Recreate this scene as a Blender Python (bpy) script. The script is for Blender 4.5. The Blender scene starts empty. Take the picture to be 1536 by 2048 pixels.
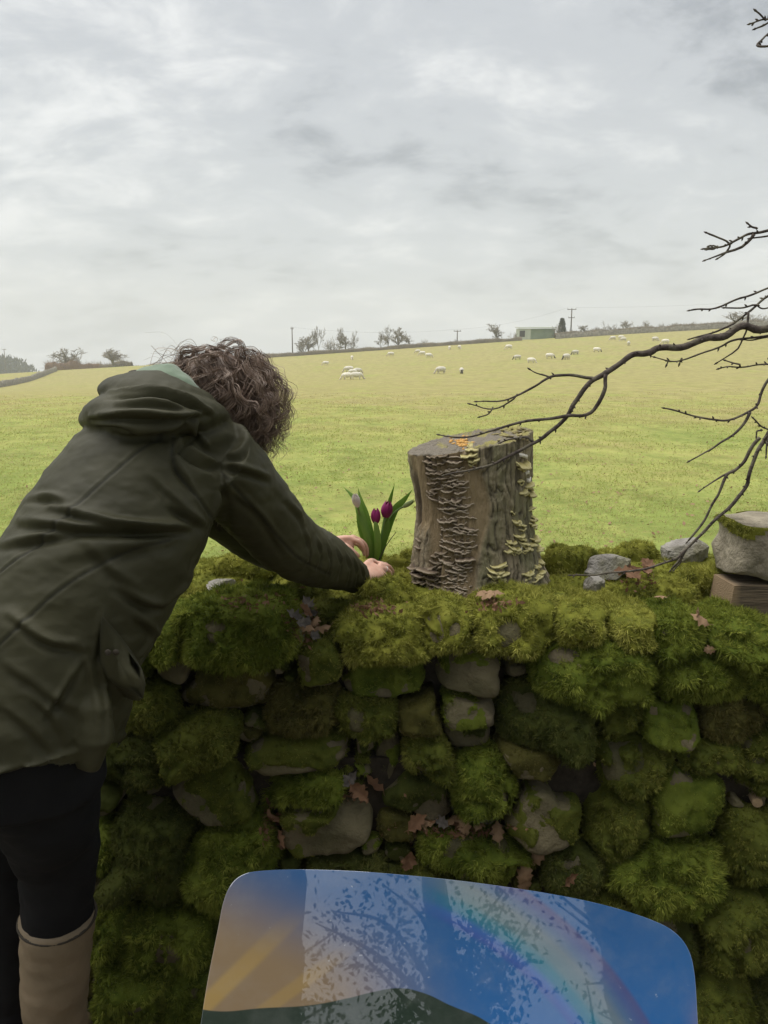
import bpy, math, random
import numpy as np
from mathutils import Vector, Matrix
from mathutils.bvhtree import BVHTree

rng = np.random.default_rng(7)
random.seed(7)
SC = bpy.context.scene
COL = SC.collection
R = math.radians

# ------------------------------------------------------------------ camera
CAM_Z = 1.65
PITCH = R(11.3)
FPX = 1547.0                      # focal length in pixels of a 1536 x 2048 frame
cam = bpy.data.cameras.new('camera')
cam.sensor_fit = 'VERTICAL'
cam.sensor_height = 24.0
cam.lens = FPX / 2048 * 24.0
cam.clip_start = 0.05
cam.clip_end = 6000
camo = bpy.data.objects.new('camera', cam)
camo.location = (0, 0, CAM_Z)
camo.rotation_euler = (R(90) - PITCH, 0, 0)
COL.objects.link(camo)
SC.camera = camo

# ------------------------------------------------------------------ sky (overcast)
SUN_EL, SUN_AZ = R(70), R(-62)    # azimuth from +Y towards +X
world = bpy.data.worlds.new('World')
SC.world = world
world.use_nodes = True
nt = world.node_tree
for n in list(nt.nodes):
    nt.nodes.remove(n)


def N(tree, kind, **kw):
    n = tree.nodes.new(kind)
    for k, v in kw.items():
        if k.startswith('i_'):
            key = k[2:]
            key = int(key) if key.isdigit() else key.replace('_', ' ')
            n.inputs[key].default_value = v
        else:
            setattr(n, k, v)
    return n


def L(tree, a, ao, b, bi):
    tree.links.new(a.outputs[ao], b.inputs[bi])


tc = N(nt, 'ShaderNodeTexCoord')
sep = N(nt, 'ShaderNodeSeparateXYZ')
L(nt, tc, 'Generated', sep, 0)
zz = N(nt, 'ShaderNodeMath', operation='MAXIMUM', i_1=0.0)
L(nt, sep, 'Z', zz, 0)
za = N(nt, 'ShaderNodeMath', operation='ADD', i_1=0.30)
L(nt, zz, 0, za, 0)
dx = N(nt, 'ShaderNodeMath', operation='DIVIDE')
dy = N(nt, 'ShaderNodeMath', operation='DIVIDE')
L(nt, sep, 'X', dx, 0); L(nt, za, 0, dx, 1)
L(nt, sep, 'Y', dy, 0); L(nt, za, 0, dy, 1)
cmb = N(nt, 'ShaderNodeCombineXYZ')
L(nt, dx, 0, cmb, 0); L(nt, dy, 0, cmb, 1)
n1 = N(nt, 'ShaderNodeTexNoise', i_Scale=1.8, i_Detail=9.0, i_Roughness=0.56, i_Distortion=0.25)
mp1 = N(nt, 'ShaderNodeMapping')
mp1.inputs['Location'].default_value = (3.7, 1.9, 0.4)
mp1.inputs['Scale'].default_value = (0.95, 1.15, 1.0)
L(nt, cmb, 0, mp1, 0); L(nt, mp1, 0, n1, 'Vector')
n2 = N(nt, 'ShaderNodeTexNoise', i_Scale=4.6, i_Detail=9.0, i_Roughness=0.62, i_Distortion=0.35)
L(nt, mp1, 0, n2, 'Vector')
mixn = N(nt, 'ShaderNodeMix', data_type='FLOAT', i_0=0.42)
L(nt, n1, 0, mixn, 2); L(nt, n2, 0, mixn, 3)
cr = N(nt, 'ShaderNodeValToRGB')
cr.color_ramp.interpolation = 'EASE'
e = cr.color_ramp.elements
e[0].position = 0.36; e[0].color = (0.37, 0.395, 0.425, 1)
e[1].position = 0.68; e[1].color = (0.93, 0.935, 0.925, 1)
m = cr.color_ramp.elements.new(0.49); m.color = (0.60, 0.625, 0.65, 1)
L(nt, mixn, 0, cr, 0)
# towards the horizon many layers overlap, so the cloud evens out to pale grey
hz = N(nt, 'ShaderNodeMapRange', interpolation_type='SMOOTHSTEP')
hz.inputs['From Min'].default_value = 0.02
hz.inputs['From Max'].default_value = 0.34
hz.inputs['To Min'].default_value = 0.42
hz.inputs['To Max'].default_value = 1.0
L(nt, zz, 0, hz, 0)
mixh = N(nt, 'ShaderNodeMix', data_type='RGBA')
mixh.inputs[6].default_value = (0.74, 0.77, 0.765, 1)
L(nt, hz, 0, mixh, 0); L(nt, cr, 0, mixh, 7)
sky = N(nt, 'ShaderNodeTexSky', sky_type='NISHITA', sun_disc=False)
sky.sun_elevation = SUN_EL
sky.sun_rotation = SUN_AZ
sky.air_density = 1.4
sky.dust_density = 3.0
SKY_STRENGTH = 0.1
cl = N(nt, 'ShaderNodeVectorMath', operation='SCALE')
cl.inputs['Scale'].default_value = 3.9         # cloud deck radiance relative to the sky's units
L(nt, mixh, 2, cl, 0)
mixs = N(nt, 'ShaderNodeMix', data_type='RGBA', i_0=0.96)
L(nt, sky, 0, mixs, 6); L(nt, cl, 0, mixs, 7)
bg = N(nt, 'ShaderNodeBackground', i_Strength=SKY_STRENGTH)
L(nt, mixs, 2, bg, 'Color')
wo = N(nt, 'ShaderNodeOutputWorld')
L(nt, bg, 0, wo, 'Surface')

# ------------------------------------------------------------------ the sun behind the cloud
sl = bpy.data.lights.new('sun', 'SUN')
sl.energy = 1.5
sl.angle = R(70)
sl.color = (1.0, 0.965, 0.90)
so = bpy.data.objects.new('sun', sl)
sdir = Vector((math.sin(SUN_AZ) * math.cos(SUN_EL), math.cos(SUN_AZ) * math.cos(SUN_EL), math.sin(SUN_EL)))
so.rotation_euler = sdir.to_track_quat('Z', 'Y').to_euler()
so.location = (0, 0, 30)
COL.objects.link(so)

SC.view_settings.view_transform = 'Standard'
SC.view_settings.look = 'None'
SC.view_settings.gamma = 1.0
SC.view_settings.use_curve_mapping = False
SC.view_settings.exposure = 1.36
SC.cycles.max_bounces = 7
SC.cycles.diffuse_bounces = 3
SC.cycles.glossy_bounces = 3
SC.cycles.transparent_max_bounces = 8
SC.cycles.volume_bounces = 1
SC.cycles.use_denoising = True
SC.cycles.caustics_reflective = False
SC.cycles.caustics_refractive = False

# ------------------------------------------------------------------ helpers
CP, SP = math.cos(PITCH), math.sin(PITCH)


def ray(x, y):
    """direction through a pixel of the photograph, scaled so that its world Y is 1"""
    u, v = (x - 768) / FPX, (1024 - y) / FPX
    d = np.array([u, CP + v * SP, -SP + v * CP])
    return d / d[1]


def P(x, y, Y):
    d = ray(x, y)
    return np.array([0, 0, CAM_Z]) + d * Y


def proj(p):
    """world points -> photograph pixels"""
    p = np.atleast_2d(p) - np.array([0, 0, CAM_Z])
    f = p[:, 1] * CP - p[:, 2] * SP
    u = p[:, 0] / f
    v = (p[:, 1] * SP + p[:, 2] * CP) / f
    return np.stack([768 + u * FPX, 1024 - v * FPX, f], 1)


def sstep(a, b, x):
    t = np.clip((np.asarray(x, float) - a) / (b - a), 0, 1)
    return t * t * (3 - 2 * t)


def _hash(ix, iy, iz, seed):
    h = (ix.astype(np.int64) * 374761393 + iy.astype(np.int64) * 668265263 + iz.astype(np.int64) * 2147483647 + seed * 974711) & 0xffffffff
    h = ((h ^ (h >> 13)) * 1274126177) & 0xffffffff
    h = ((h ^ (h >> 16)) * 2246822519) & 0xffffffff
    return ((h ^ (h >> 15)) & 0xffff) / 32767.5 - 1.0


def vnoise(p, scale=1.0, seed=0):
    """smooth value noise in -1..1 at points p (n x 3)"""
    q = np.asarray(p, float) * scale + 100.37
    i = np.floor(q).astype(np.int64)
    f = q - i
    f = f * f * f * (f * (f * 6 - 15) + 10)
    r = 0
    for a in (0, 1):
        wx = f[:, 0] if a else 1 - f[:, 0]
        for b in (0, 1):
            wy = f[:, 1] if b else 1 - f[:, 1]
            for c in (0, 1):
                wz = f[:, 2] if c else 1 - f[:, 2]
                r = r + wx * wy * wz * _hash(i[:, 0] + a, i[:, 1] + b, i[:, 2] + c, seed)
    return r


def fbm(p, scale=1.0, octv=4, seed=0, gain=0.5):
    r, a, s = 0, 1.0, 0
    for k in range(octv):
        r = r + a * vnoise(p, scale * 2.03 ** k, seed + k * 17)
        s += a
        a *= gain
    return r / s * 1.4


def mesh_np(name, verts, faces, attrs=None, smooth=True, fattrs=None):
    """verts n x 3, faces list of (m x k) int arrays -> mesh"""
    me = bpy.data.meshes.new(name)
    verts = np.asarray(verts, np.float32)
    if not isinstance(faces, (list, tuple)):
        faces = [faces]
    faces = [np.asarray(f, np.int32) for f in faces if len(f)]
    me.vertices.add(len(verts))
    me.vertices.foreach_set('co', verts.ravel())
    nl = sum(f.size for f in faces)
    nf = sum(len(f) for f in faces)
    me.loops.add(nl)
    me.polygons.add(nf)
    me.loops.foreach_set('vertex_index', np.concatenate([f.ravel() for f in faces]))
    st, o = [], 0
    for f in faces:
        st.append(np.arange(len(f), dtype=np.int32) * f.shape[1] + o)
        o += f.size
    me.polygons.foreach_set('loop_start', np.concatenate(st))
    me.polygons.foreach_set('use_smooth', np.full(nf, smooth, bool))
    for k, v in (attrs or {}).items():
        v = np.asarray(v, np.float32)
        if v.ndim == 1:
            a = me.attributes.new(k, 'FLOAT', 'POINT')
            a.data.foreach_set('value', v)
        elif v.shape[1] == 3:
            a = me.attributes.new(k, 'FLOAT_VECTOR', 'POINT')
            a.data.foreach_set('vector', v.ravel())
    me.update(calc_edges=True)
    me.validate()
    return me


def obj(name, me, mat=None, parent=None, label=None, cat=None, group=None, kind=None, loc=None):
    o = bpy.data.objects.new(name, me)
    COL.objects.link(o)
    if mat is not None and me is not None and len(me.materials) == 0:
        for q in (mat if isinstance(mat, (list, tuple)) else [mat]):
            me.materials.append(q)
    if loc is not None:
        o.location = loc
    if parent is not None:
        o.parent = parent
    tag(o, label, cat, group, kind)
    return o


def tag(o, label=None, cat=None, group=None, kind=None):
    if label: o['label'] = label
    if cat: o['category'] = cat
    if group: o['group'] = group
    if kind: o['kind'] = kind
    return o


def thing(name, label, cat, loc=(0, 0, 0), group=None):
    o = bpy.data.objects.new(name, None)
    o.empty_display_size = 0.1
    COL.objects.link(o)
    o.location = loc
    return tag(o, label, cat, group)


def rel(v, root):
    """world points -> coordinates under a root Empty that is only translated"""
    return np.asarray(v) - np.array(root.location)


def grid_faces(nu, nv, close_u=True):
    """faces of a (nv rings) x (nu points) grid, index = ring * nu + point"""
    i, j = np.meshgrid(np.arange(nu if close_u else nu - 1), np.arange(nv - 1))
    i, j = i.ravel(), j.ravel()
    i2 = (i + 1) % nu
    return np.stack([j * nu + i, j * nu + i2, (j + 1) * nu + i2, (j + 1) * nu + i], 1)


def vnormals(v, f):
    """vertex normals for quads"""
    n = np.zeros_like(v)
    a = np.cross(v[f[:, 2]] - v[f[:, 0]], v[f[:, -1]] - v[f[:, 1]]) if f.shape[1] == 4 else np.cross(v[f[:, 1]] - v[f[:, 0]], v[f[:, 2]] - v[f[:, 0]])
    for k in range(f.shape[1]):
        np.add.at(n, f[:, k], a)
    return n / (np.linalg.norm(n, axis=1, keepdims=True) + 1e-12)


def unit(v):
    v = np.asarray(v, float)
    return v / (np.linalg.norm(v, axis=-1, keepdims=True) + 1e-12)


def spline(pts, n):
    """Catmull-Rom through rows of pts, n samples"""
    pts = np.asarray(pts, float)
    if len(pts) == 2:
        t = np.linspace(0, 1, n)[:, None]
        return pts[0] * (1 - t) + pts[1] * t
    q = np.vstack([2 * pts[0] - pts[1], pts, 2 * pts[-1] - pts[-2]])
    seg = np.linalg.norm(np.diff(pts[:, :3], axis=0), axis=1) ** 0.5 + 1e-6
    kn = np.concatenate([[0], np.cumsum(seg)])
    t = np.linspace(0, kn[-1], n)
    k = np.clip(np.searchsorted(kn, t, side='right') - 1, 0, len(pts) - 2)
    u = ((t - kn[k]) / seg[k])[:, None]
    p0, p1, p2, p3 = q[k], q[k + 1], q[k + 2], q[k + 3]
    return 0.5 * (2 * p1 + (p2 - p0) * u + (2 * p0 - 5 * p1 + 4 * p2 - p3) * u ** 2 + (3 * p1 - p0 - 3 * p2 + p3) * u ** 3)


def frames(c):
    """parallel-transport frames along a polyline"""
    t = unit(np.gradient(c, axis=0))
    a = np.array([0, 0, 1.0]) if abs(t[0][2]) < 0.9 else np.array([1.0, 0, 0])
    u = unit(np.cross(a, t[0]))
    U = [u]
    for k in range(1, len(c)):
        u = U[-1] - t[k] * np.dot(U[-1], t[k])
        U.append(unit(u))
    U = np.array(U)
    return t, U, np.cross(t, U)


def tube(c, r, k=8, cap=True):
    """tube around centre line c (n x 3) with radii r -> verts, quads, tris"""
    c = np.asarray(c, float)
    r = np.broadcast_to(np.asarray(r, float), (len(c),))
    t, U, V = frames(c)
    a = np.linspace(0, 2 * np.pi, k, endpoint=False)
    ring = c[:, None, :] + r[:, None, None] * (np.cos(a)[None, :, None] * U[:, None, :] + np.sin(a)[None, :, None] * V[:, None, :])
    v = ring.reshape(-1, 3)
    q = grid_faces(k, len(c))
    tr = np.zeros((0, 3), int)
    if cap:
        n = len(v)
        v = np.vstack([v, c[0], c[-1]])
        i = np.arange(k)
        tr = np.vstack([np.stack([np.full(k, n), (i + 1) % k, i], 1),
                        np.stack([np.full(k, n + 1), (len(c) - 1) * k + i, (len(c) - 1) * k + (i + 1) % k], 1)])
    return v, q, tr


class MB:
    """collects pieces of one mesh"""
    def __init__(self):
        self.v, self.f3, self.f4, self.n, self.at = [], [], [], 0, {}

    def add(self, v, f4=None, f3=None, **at):
        v = np.asarray(v, float)
        self.v.append(v)
        if f4 is not None and len(f4): self.f4.append(np.asarray(f4) + self.n)
        if f3 is not None and len(f3): self.f3.append(np.asarray(f3) + self.n)
        for k, a in at.items():
            self.at.setdefault(k, []).append(np.broadcast_to(np.asarray(a, float), (len(v),)))
        self.n += len(v)
        return self

    def tube(self, c, r, k=8, **at):
        v, q, t = tube(c, r, k)
        return self.add(v, q, t, **at)

    def box(self, lo, hi, **at):
        lo, hi = np.asarray(lo, float), np.asarray(hi, float)
        v = np.array([[(lo, hi)[a][0], (lo, hi)[b][1], (lo, hi)[c][2]] for a in (0, 1) for b in (0, 1) for c in (0, 1)])
        return self.add(v, [[0, 1, 3, 2], [4, 6, 7, 5], [0, 4, 5, 1], [2, 3, 7, 6], [0, 2, 6, 4], [1, 5, 7, 3]], **at)

    def mesh(self, name, smooth=True):
        f = []
        if self.f4: f.append(np.concatenate(self.f4))
        if self.f3: f.append(np.concatenate(self.f3))
        return mesh_np(name, np.concatenate(self.v), f, {k: np.concatenate(a) for k, a in self.at.items()}, smooth)


def loft(cs, k=24):
    """closed tube through elliptical sections: rows (centre, half-axis vector a, half-axis vector b)"""
    a = np.linspace(0, 2 * np.pi, k, endpoint=False)
    v = np.concatenate([np.asarray(c)[None] + np.cos(a)[:, None] * np.asarray(u)[None] + np.sin(a)[:, None] * np.asarray(w)[None] for c, u, w in cs])
    n = len(v)
    q = grid_faces(k, len(cs))
    v = np.vstack([v, cs[0][0], cs[-1][0]])
    i = np.arange(k)
    t = np.vstack([np.stack([np.full(k, n), (i + 1) % k, i], 1),
                   np.stack([np.full(k, n + 1), (len(cs) - 1) * k + i, (len(cs) - 1) * k + (i + 1) % k], 1)])
    return v, q, t


def ball(c, r, nu=20, nv=12):
    th = np.linspace(0, np.pi, nv + 1)
    ph = np.linspace(0, 2 * np.pi, nu, endpoint=False)
    v = np.array([[math.sin(t) * math.cos(p), math.sin(t) * math.sin(p), math.cos(t)] for t in th for p in ph])
    return np.asarray(c) + v * np.asarray(r), grid_faces(nu, nv + 1), None


def remesh(mb, voxel, smooth_it=0):
    """union of everything in mb as one continuous surface -> (verts, quads)"""
    me = mb.mesh('tmp')
    o = bpy.data.objects.new('tmp', me)
    COL.objects.link(o)
    md = o.modifiers.new('r', 'REMESH')
    md.mode = 'VOXEL'
    md.voxel_size = voxel
    md.adaptivity = 0
    if smooth_it:
        s = o.modifiers.new('s', 'SMOOTH')
        s.iterations = smooth_it
        s.factor = 0.5
    dg = bpy.context.evaluated_depsgraph_get()
    ev = o.evaluated_get(dg)
    m2 = bpy.data.meshes.new_from_object(ev)
    v = np.empty(len(m2.vertices) * 3, np.float32)
    m2.vertices.foreach_get('co', v)
    f = np.empty(len(m2.loops), np.int32)
    m2.loops.foreach_get('vertex_index', f)
    lt = np.empty(len(m2.polygons), np.int32)
    m2.polygons.foreach_get('loop_total', lt)
    assert (lt == 4).all()
    bpy.data.objects.remove(o)
    bpy.data.meshes.remove(m2)
    bpy.data.meshes.remove(me)
    return v.reshape(-1, 3).astype(float), f.reshape(-1, 4)


def bvh_of(v, f):
    return BVHTree.FromPolygons([Vector(p) for p in v], [tuple(int(i) for i in q) for q in f])


def cast(bvh, x, y):
    d = Vector(ray(x, y)).normalized()
    h = bvh.ray_cast(Vector((0, 0, CAM_Z)), d)
    return h


# ------------------------------------------------------------------ materials
def mat(name, c1, c2=None, scale=8.0, detail=6.0, rough=0.8, bump=0.0, bscale=60.0, attr=None, ca=None, cb=None,
        spec=0.3, lo=0.35, hi=0.65, stretch=(1, 1, 1), bdist=0.01, coord='Object', sheen=0.0, sss=0.0, trans=0.0, c3=None, scale3=2.0):
    m = bpy.data.materials.new(name)
    m.use_nodes = True
    t = m.node_tree
    for n in list(t.nodes): t.nodes.remove(n)
    out = N(t, 'ShaderNodeOutputMaterial')
    b = N(t, 'ShaderNodeBsdfPrincipled', i_Roughness=rough)
    b.inputs['Specular IOR Level'].default_value = spec
    if sheen: b.inputs['Sheen Weight'].default_value = sheen
    if sss:
        b.inputs['Subsurface Weight'].default_value = sss
        b.inputs['Subsurface Radius'].default_value = (0.012, 0.005, 0.003)
        b.inputs['Subsurface Scale'].default_value = 1.0
    L(t, b, 0, out, 0)
    tcn = N(t, 'ShaderNodeTexCoord')
    mp = N(t, 'ShaderNodeMapping')
    mp.inputs['Scale'].default_value = stretch
    L(t, tcn, coord, mp, 0)
    col = None
    if c2 is not None:
        nz = N(t, 'ShaderNodeTexNoise', i_Scale=scale, i_Detail=detail, i_Roughness=0.6)
        L(t, mp, 0, nz, 'Vector')
        mr = N(t, 'ShaderNodeMapRange', i_1=lo, i_2=hi)
        L(t, nz, 0, mr, 0)
        mx = N(t, 'ShaderNodeMix', data_type='RGBA')
        mx.inputs[6].default_value = (*c1, 1)
        mx.inputs[7].default_value = (*c2, 1)
        L(t, mr, 0, mx, 0)
        col = (mx, 2)
    else:
        rgb = N(t, 'ShaderNodeRGB')
        rgb.outputs[0].default_value = (*c1, 1)
        col = (rgb, 0)
    if c3 is not None:
        nz = N(t, 'ShaderNodeTexNoise', i_Scale=scale3, i_Detail=5.0, i_Roughness=0.6)
        L(t, mp, 0, nz, 'Vector')
        mr = N(t, 'ShaderNodeMapRange', i_1=0.48, i_2=0.62)
        L(t, nz, 0, mr, 0)
        mx = N(t, 'ShaderNodeMix', data_type='RGBA')
        mx.inputs[7].default_value = (*c3, 1)
        L(t, mr, 0, mx, 0)
        L(t, col[0], col[1], mx, 6)
        col = (mx, 2)
    if attr is not None:            # a list of (attribute, colour): mixed in by the attribute's value
        for an, ac in attr:
            at = N(t, 'ShaderNodeAttribute', attribute_name=an)
            mx = N(t, 'ShaderNodeMix', data_type='RGBA', clamp_factor=True)
            mx.inputs[7].default_value = (*ac, 1)
            L(t, at, 'Fac', mx, 0)
            L(t, col[0], col[1], mx, 6)
            col = (mx, 2)
    L(t, col[0], col[1], b, 'Base Color')
    if bump:
        nb = N(t, 'ShaderNodeTexNoise', i_Scale=bscale, i_Detail=5.0, i_Roughness=0.6)
        L(t, mp, 0, nb, 'Vector')
        bp = N(t, 'ShaderNodeBump', i_Strength=bump, i_Distance=bdist)
        L(t, nb, 0, bp, 'Height')
        L(t, bp, 0, b, 'Normal')
    if trans:
        tr = N(t, 'ShaderNodeBsdfTranslucent')
        L(t, col[0], col[1], tr, 'Color')
        ms = N(t, 'ShaderNodeMixShader', i_0=trans)
        L(t, b, 0, ms, 1); L(t, tr, 0, ms, 2); L(t, ms, 0, out, 0)
    return m
# ------------------------------------------------------------------ the ground and the field
def terrain(x, y):
    x, y = np.asarray(x, float), np.asarray(y, float)
    t = np.clip((y - 80) / 100, 0, 1)
    z = 4.1 * t ** 1.5 - 0.6 * sstep(12, 75, y)
    z = z - np.clip(y - 182, 0, 500) * 0.055
    xs = 170 * np.tanh(x / 170)
    z = z + 0.068 * sstep(15, 150, y) * xs * (1 - 0.9 * sstep(330, 900, y))
    p = np.stack([x.ravel(), y.ravel(), 0 * x.ravel()], 1)
    z = z - 0.14 * sstep(2.6, 2.2, y)              # the lane lies lower than the field
    amp = sstep(6, 40, y).ravel()
    n = vnoise(p, 0.05, 3) * 0.08 * amp + vnoise(p, 0.33, 5) * 0.03
    return z + n.reshape(z.shape)


def ground_at(px, py):
    """the point of the field that a pixel of the photograph shows"""
    d = ray(px, py)
    Y = np.concatenate([np.linspace(4, 60, 400), np.linspace(60, 260, 1200)])
    h = CAM_Z + d[2] * Y - terrain(d[0] * Y, Y)
    k = np.argmax(h < 0) if (h < 0).any() else int(np.argmin(h))
    return np.array([d[0] * Y[k], Y[k], terrain(d[0] * Y[k], Y[k])])


ys = np.concatenate([np.linspace(-60, 1.5, 26), np.linspace(1.8, 2.8, 10), np.linspace(3, 40, 90), np.linspace(41, 200, 110), np.linspace(206, 420, 40), np.array([480, 540, 600])])
xs_ = np.concatenate([-np.geomspace(900, 62, 24), np.linspace(-60, 60, 130), np.geomspace(62, 900, 24)])
X, Y = np.meshgrid(xs_, ys)
Z = terrain(X, Y)
gv = np.stack([X.ravel(), Y.ravel(), Z.ravel()], 1)
gf = grid_faces(len(xs_), len(ys), close_u=False)

m_field = bpy.data.materials.new('field_grass')
m_field.use_nodes = True
t = m_field.node_tree
b = t.nodes['Principled BSDF']
b.inputs['Roughness'].default_value = 0.95
b.inputs['Specular IOR Level'].default_value = 0.1
tcn = N(t, 'ShaderNodeTexCoord')
sp = N(t, 'ShaderNodeSeparateXYZ')
L(t, tcn, 'Object', sp, 0)
far = N(t, 'ShaderNodeMapRange', i_1=7.0, i_2=45.0)       # the upper field is dry and straw coloured
L(t, sp, 'Y', far, 0)
nA = N(t, 'ShaderNodeTexNoise', i_Scale=0.35, i_Detail=8.0, i_Roughness=0.65)
mpA = N(t, 'ShaderNodeMapping')
mpA.inputs['Scale'].default_value = (1, 0.6, 1)
L(t, tcn, 'Object', mpA, 0); L(t, mpA, 0, nA, 'Vector')
nB = N(t, 'ShaderNodeTexNoise', i_Scale=5.0, i_Detail=8.0, i_Roughness=0.7)
L(t, tcn, 'Object', nB, 'Vector')
nC = N(t, 'ShaderNodeTexNoise', i_Scale=0.045, i_Detail=4.0, i_Roughness=0.6)
L(t, tcn, 'Object', nC, 'Vector')
s1 = N(t, 'ShaderNodeMath', operation='MULTIPLY_ADD', i_1=2.2, i_2=-1.1)
L(t, nA, 0, s1, 0)
s2 = N(t, 'ShaderNodeMath', operation='MULTIPLY_ADD', i_1=1.5)
L(t, nB, 0, s2, 0); L(t, s1, 0, s2, 2)
s3 = N(t, 'ShaderNodeMath', operation='MULTIPLY_ADD', i_1=0.62)
L(t, far, 0, s3, 0); L(t, s2, 0, s3, 2)
s4 = N(t, 'ShaderNodeMath', operation='MULTIPLY_ADD', i_1=0.9)
L(t, nC, 0, s4, 0); L(t, s3, 0, s4, 2)
rp = N(t, 'ShaderNodeValToRGB')
e = rp.color_ramp.elements
e[0].position = 0.55; e[0].color = (0.205, 0.248, 0.062, 1)
e[1].position = 1.75 / 2 + 0.1; e[1].color = (0.315, 0.282, 0.112, 1)
q = e.new(0.72); q.color = (0.285, 0.305, 0.088, 1)
q = e.new(0.86); q.color = (0.295, 0.288, 0.092, 1)
hlf = N(t, 'ShaderNodeMath', operation='MULTIPLY', i_1=0.55)
L(t, s4, 0, hlf, 0); L(t, hlf, 0, rp, 0)
nE = N(t, 'ShaderNodeTexNoise', i_Scale=1.3, i_Detail=10.0, i_Roughness=0.72)
mpE = N(t, 'ShaderNodeMapping'); mpE.inputs['Scale'].default_value = (1, .7, 1)
L(t, tcn, 'Object', mpE, 0); L(t, mpE, 0, nE, 'Vector')
mE = N(t, 'ShaderNodeMapRange', i_1=0.30, i_2=0.70, i_3=0.68, i_4=1.25)
L(t, nE, 0, mE, 0)
vE = N(t, 'ShaderNodeVectorMath', operation='SCALE')
L(t, rp, 0, vE, 0); L(t, mE, 0, vE, 'Scale')
L(t, vE, 0, b, 'Base Color')
bp = N(t, 'ShaderNodeBump', i_Strength=0.45, i_Distance=0.05)
nD = N(t, 'ShaderNodeTexNoise', i_Scale=7.0, i_Detail=8.0, i_Roughness=0.75)
L(t, tcn, 'Object', nD, 'Vector'); L(t, nD, 0, bp, 'Height'); L(t, bp, 0, b, 'Normal')

obj('field', mesh_np('field', gv, gf), m_field, kind='structure')

# the lane side of the wall: bare earth and leaf litter
lv = []
m_earth = mat('lane_gravel', (0.11, 0.095, 0.07), (0.19, 0.165, 0.125), scale=14, bump=0.8, bscale=40, bdist=0.02)
lx, ly = np.meshgrid(np.linspace(-9, 9, 90), np.linspace(-9, 2.0, 60))
lz = 0.012 + 0.012 * vnoise(np.stack([lx.ravel(), ly.ravel(), 0 * lx.ravel()], 1), 4, 2).reshape(lx.shape) + terrain(lx, ly) + 0.02
obj('path', mesh_np('path', np.stack([lx.ravel(), ly.ravel(), lz.ravel()], 1), grid_faces(90, 60, False)), m_earth, kind='structure')

# grass blades on the near part of the field
def blades(base, nrm, length, width, bend, seed=0, droop=0.0, jit=0.5, single=False):
    """kite-shaped blades: base, two middle points, tip"""
    g = np.random.default_rng(seed)
    n = len(base)
    d = unit(nrm + g.normal(0, jit, (n, 3)) + np.array([0, 0, -droop]))
    side = unit(np.cross(d, g.normal(0, 1, (n, 3))))
    up2 = unit(d + np.array([0, 0, -1.0]) * bend + g.normal(0, jit * 0.5, (n, 3)))
    ln = np.broadcast_to(np.asarray(length, float), (n,))[:, None]
    w = np.broadcast_to(np.asarray(width, float), (n,))[:, None]
    mid = base + d * ln * 0.5
    if single:                                   # one narrow triangle each
        v = np.stack([base - side * w / 2, base + side * w / 2, mid + up2 * ln * 0.5], 1).reshape(-1, 3)
        return v, np.arange(n * 3).reshape(-1, 3)
    v = np.stack([base, mid - side * w / 2, mid + side * w / 2, mid + up2 * ln * 0.5], 1).reshape(-1, 3)
    k = np.arange(n)[:, None] * 4
    f = np.concatenate([k + [0, 2, 1], k + [1, 2, 3]], 1).reshape(-1, 3)
    return v, f


NG = 215000
gy = 4.3 * (48 / 4.3) ** (rng.random(NG) ** 1.15)
gx = (rng.random(NG) * 2 - 1) * gy * 0.56
pn = np.stack([gx, gy, 0 * gx], 1)
dens = fbm(pn, 0.9, 3, 11)
keep = rng.random(NG) < (0.5 + 0.9 * dens) * sstep(48, 22, gy)
gx, gy, dens = gx[keep], gy[keep], dens[keep]
base = np.stack([gx, gy, terrain(gx, gy) - 0.004], 1)
size = (0.024 + 0.0016 * gy) * (1 + 0.7 * np.clip(vnoise(base, 1.6, 71), 0, 1))
v, f = blades(base, np.array([0.1, -0.05, 1.0]), size * rng.uniform(0.6, 1.35, len(gx)), 0.0035 + 0.0007 * gy, 0.5, 3, jit=0.9)
dry = np.clip(rng.normal(0.30, 0.28, len(gx)) + 0.35 * vnoise(base, 0.5, 9) + 0.75 * sstep(8, 36, gy), 0, 1)
m_blade = mat('grass_blade', (0.26, 0.315, 0.065), (0.38, 0.42, 0.105), scale=2.0, rough=0.7, spec=0.2,
              attr=[('dry', (0.52, 0.45, 0.22))], trans=0.5)
obj('grass', mesh_np('grass', v, f, {'dry': np.repeat(dry, 4)}), m_blade,
    label='short tufted green and straw coloured grass of the sheep field', cat='grass', kind='stuff')
# ------------------------------------------------------------------ the mossy dry stone wall
WALL_TOP = 1.0
def face_y(z):
    return 1.80 + 0.13 * np.asarray(z)          # the face leans back


def on_face(px, py):
    d = ray(px, py)
    # y = 1.80 + 0.13 z, z = CAM_Z + d2 * y
    y = (1.80 + 0.13 * CAM_Z) / (1 - 0.13 * d[2])
    return d[0] * y, CAM_Z + d[2] * y


def on_level(px, py, z):
    d = ray(px, py)
    y = (z - CAM_Z) / d[2]
    return np.array([d[0] * y, y, z])


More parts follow.
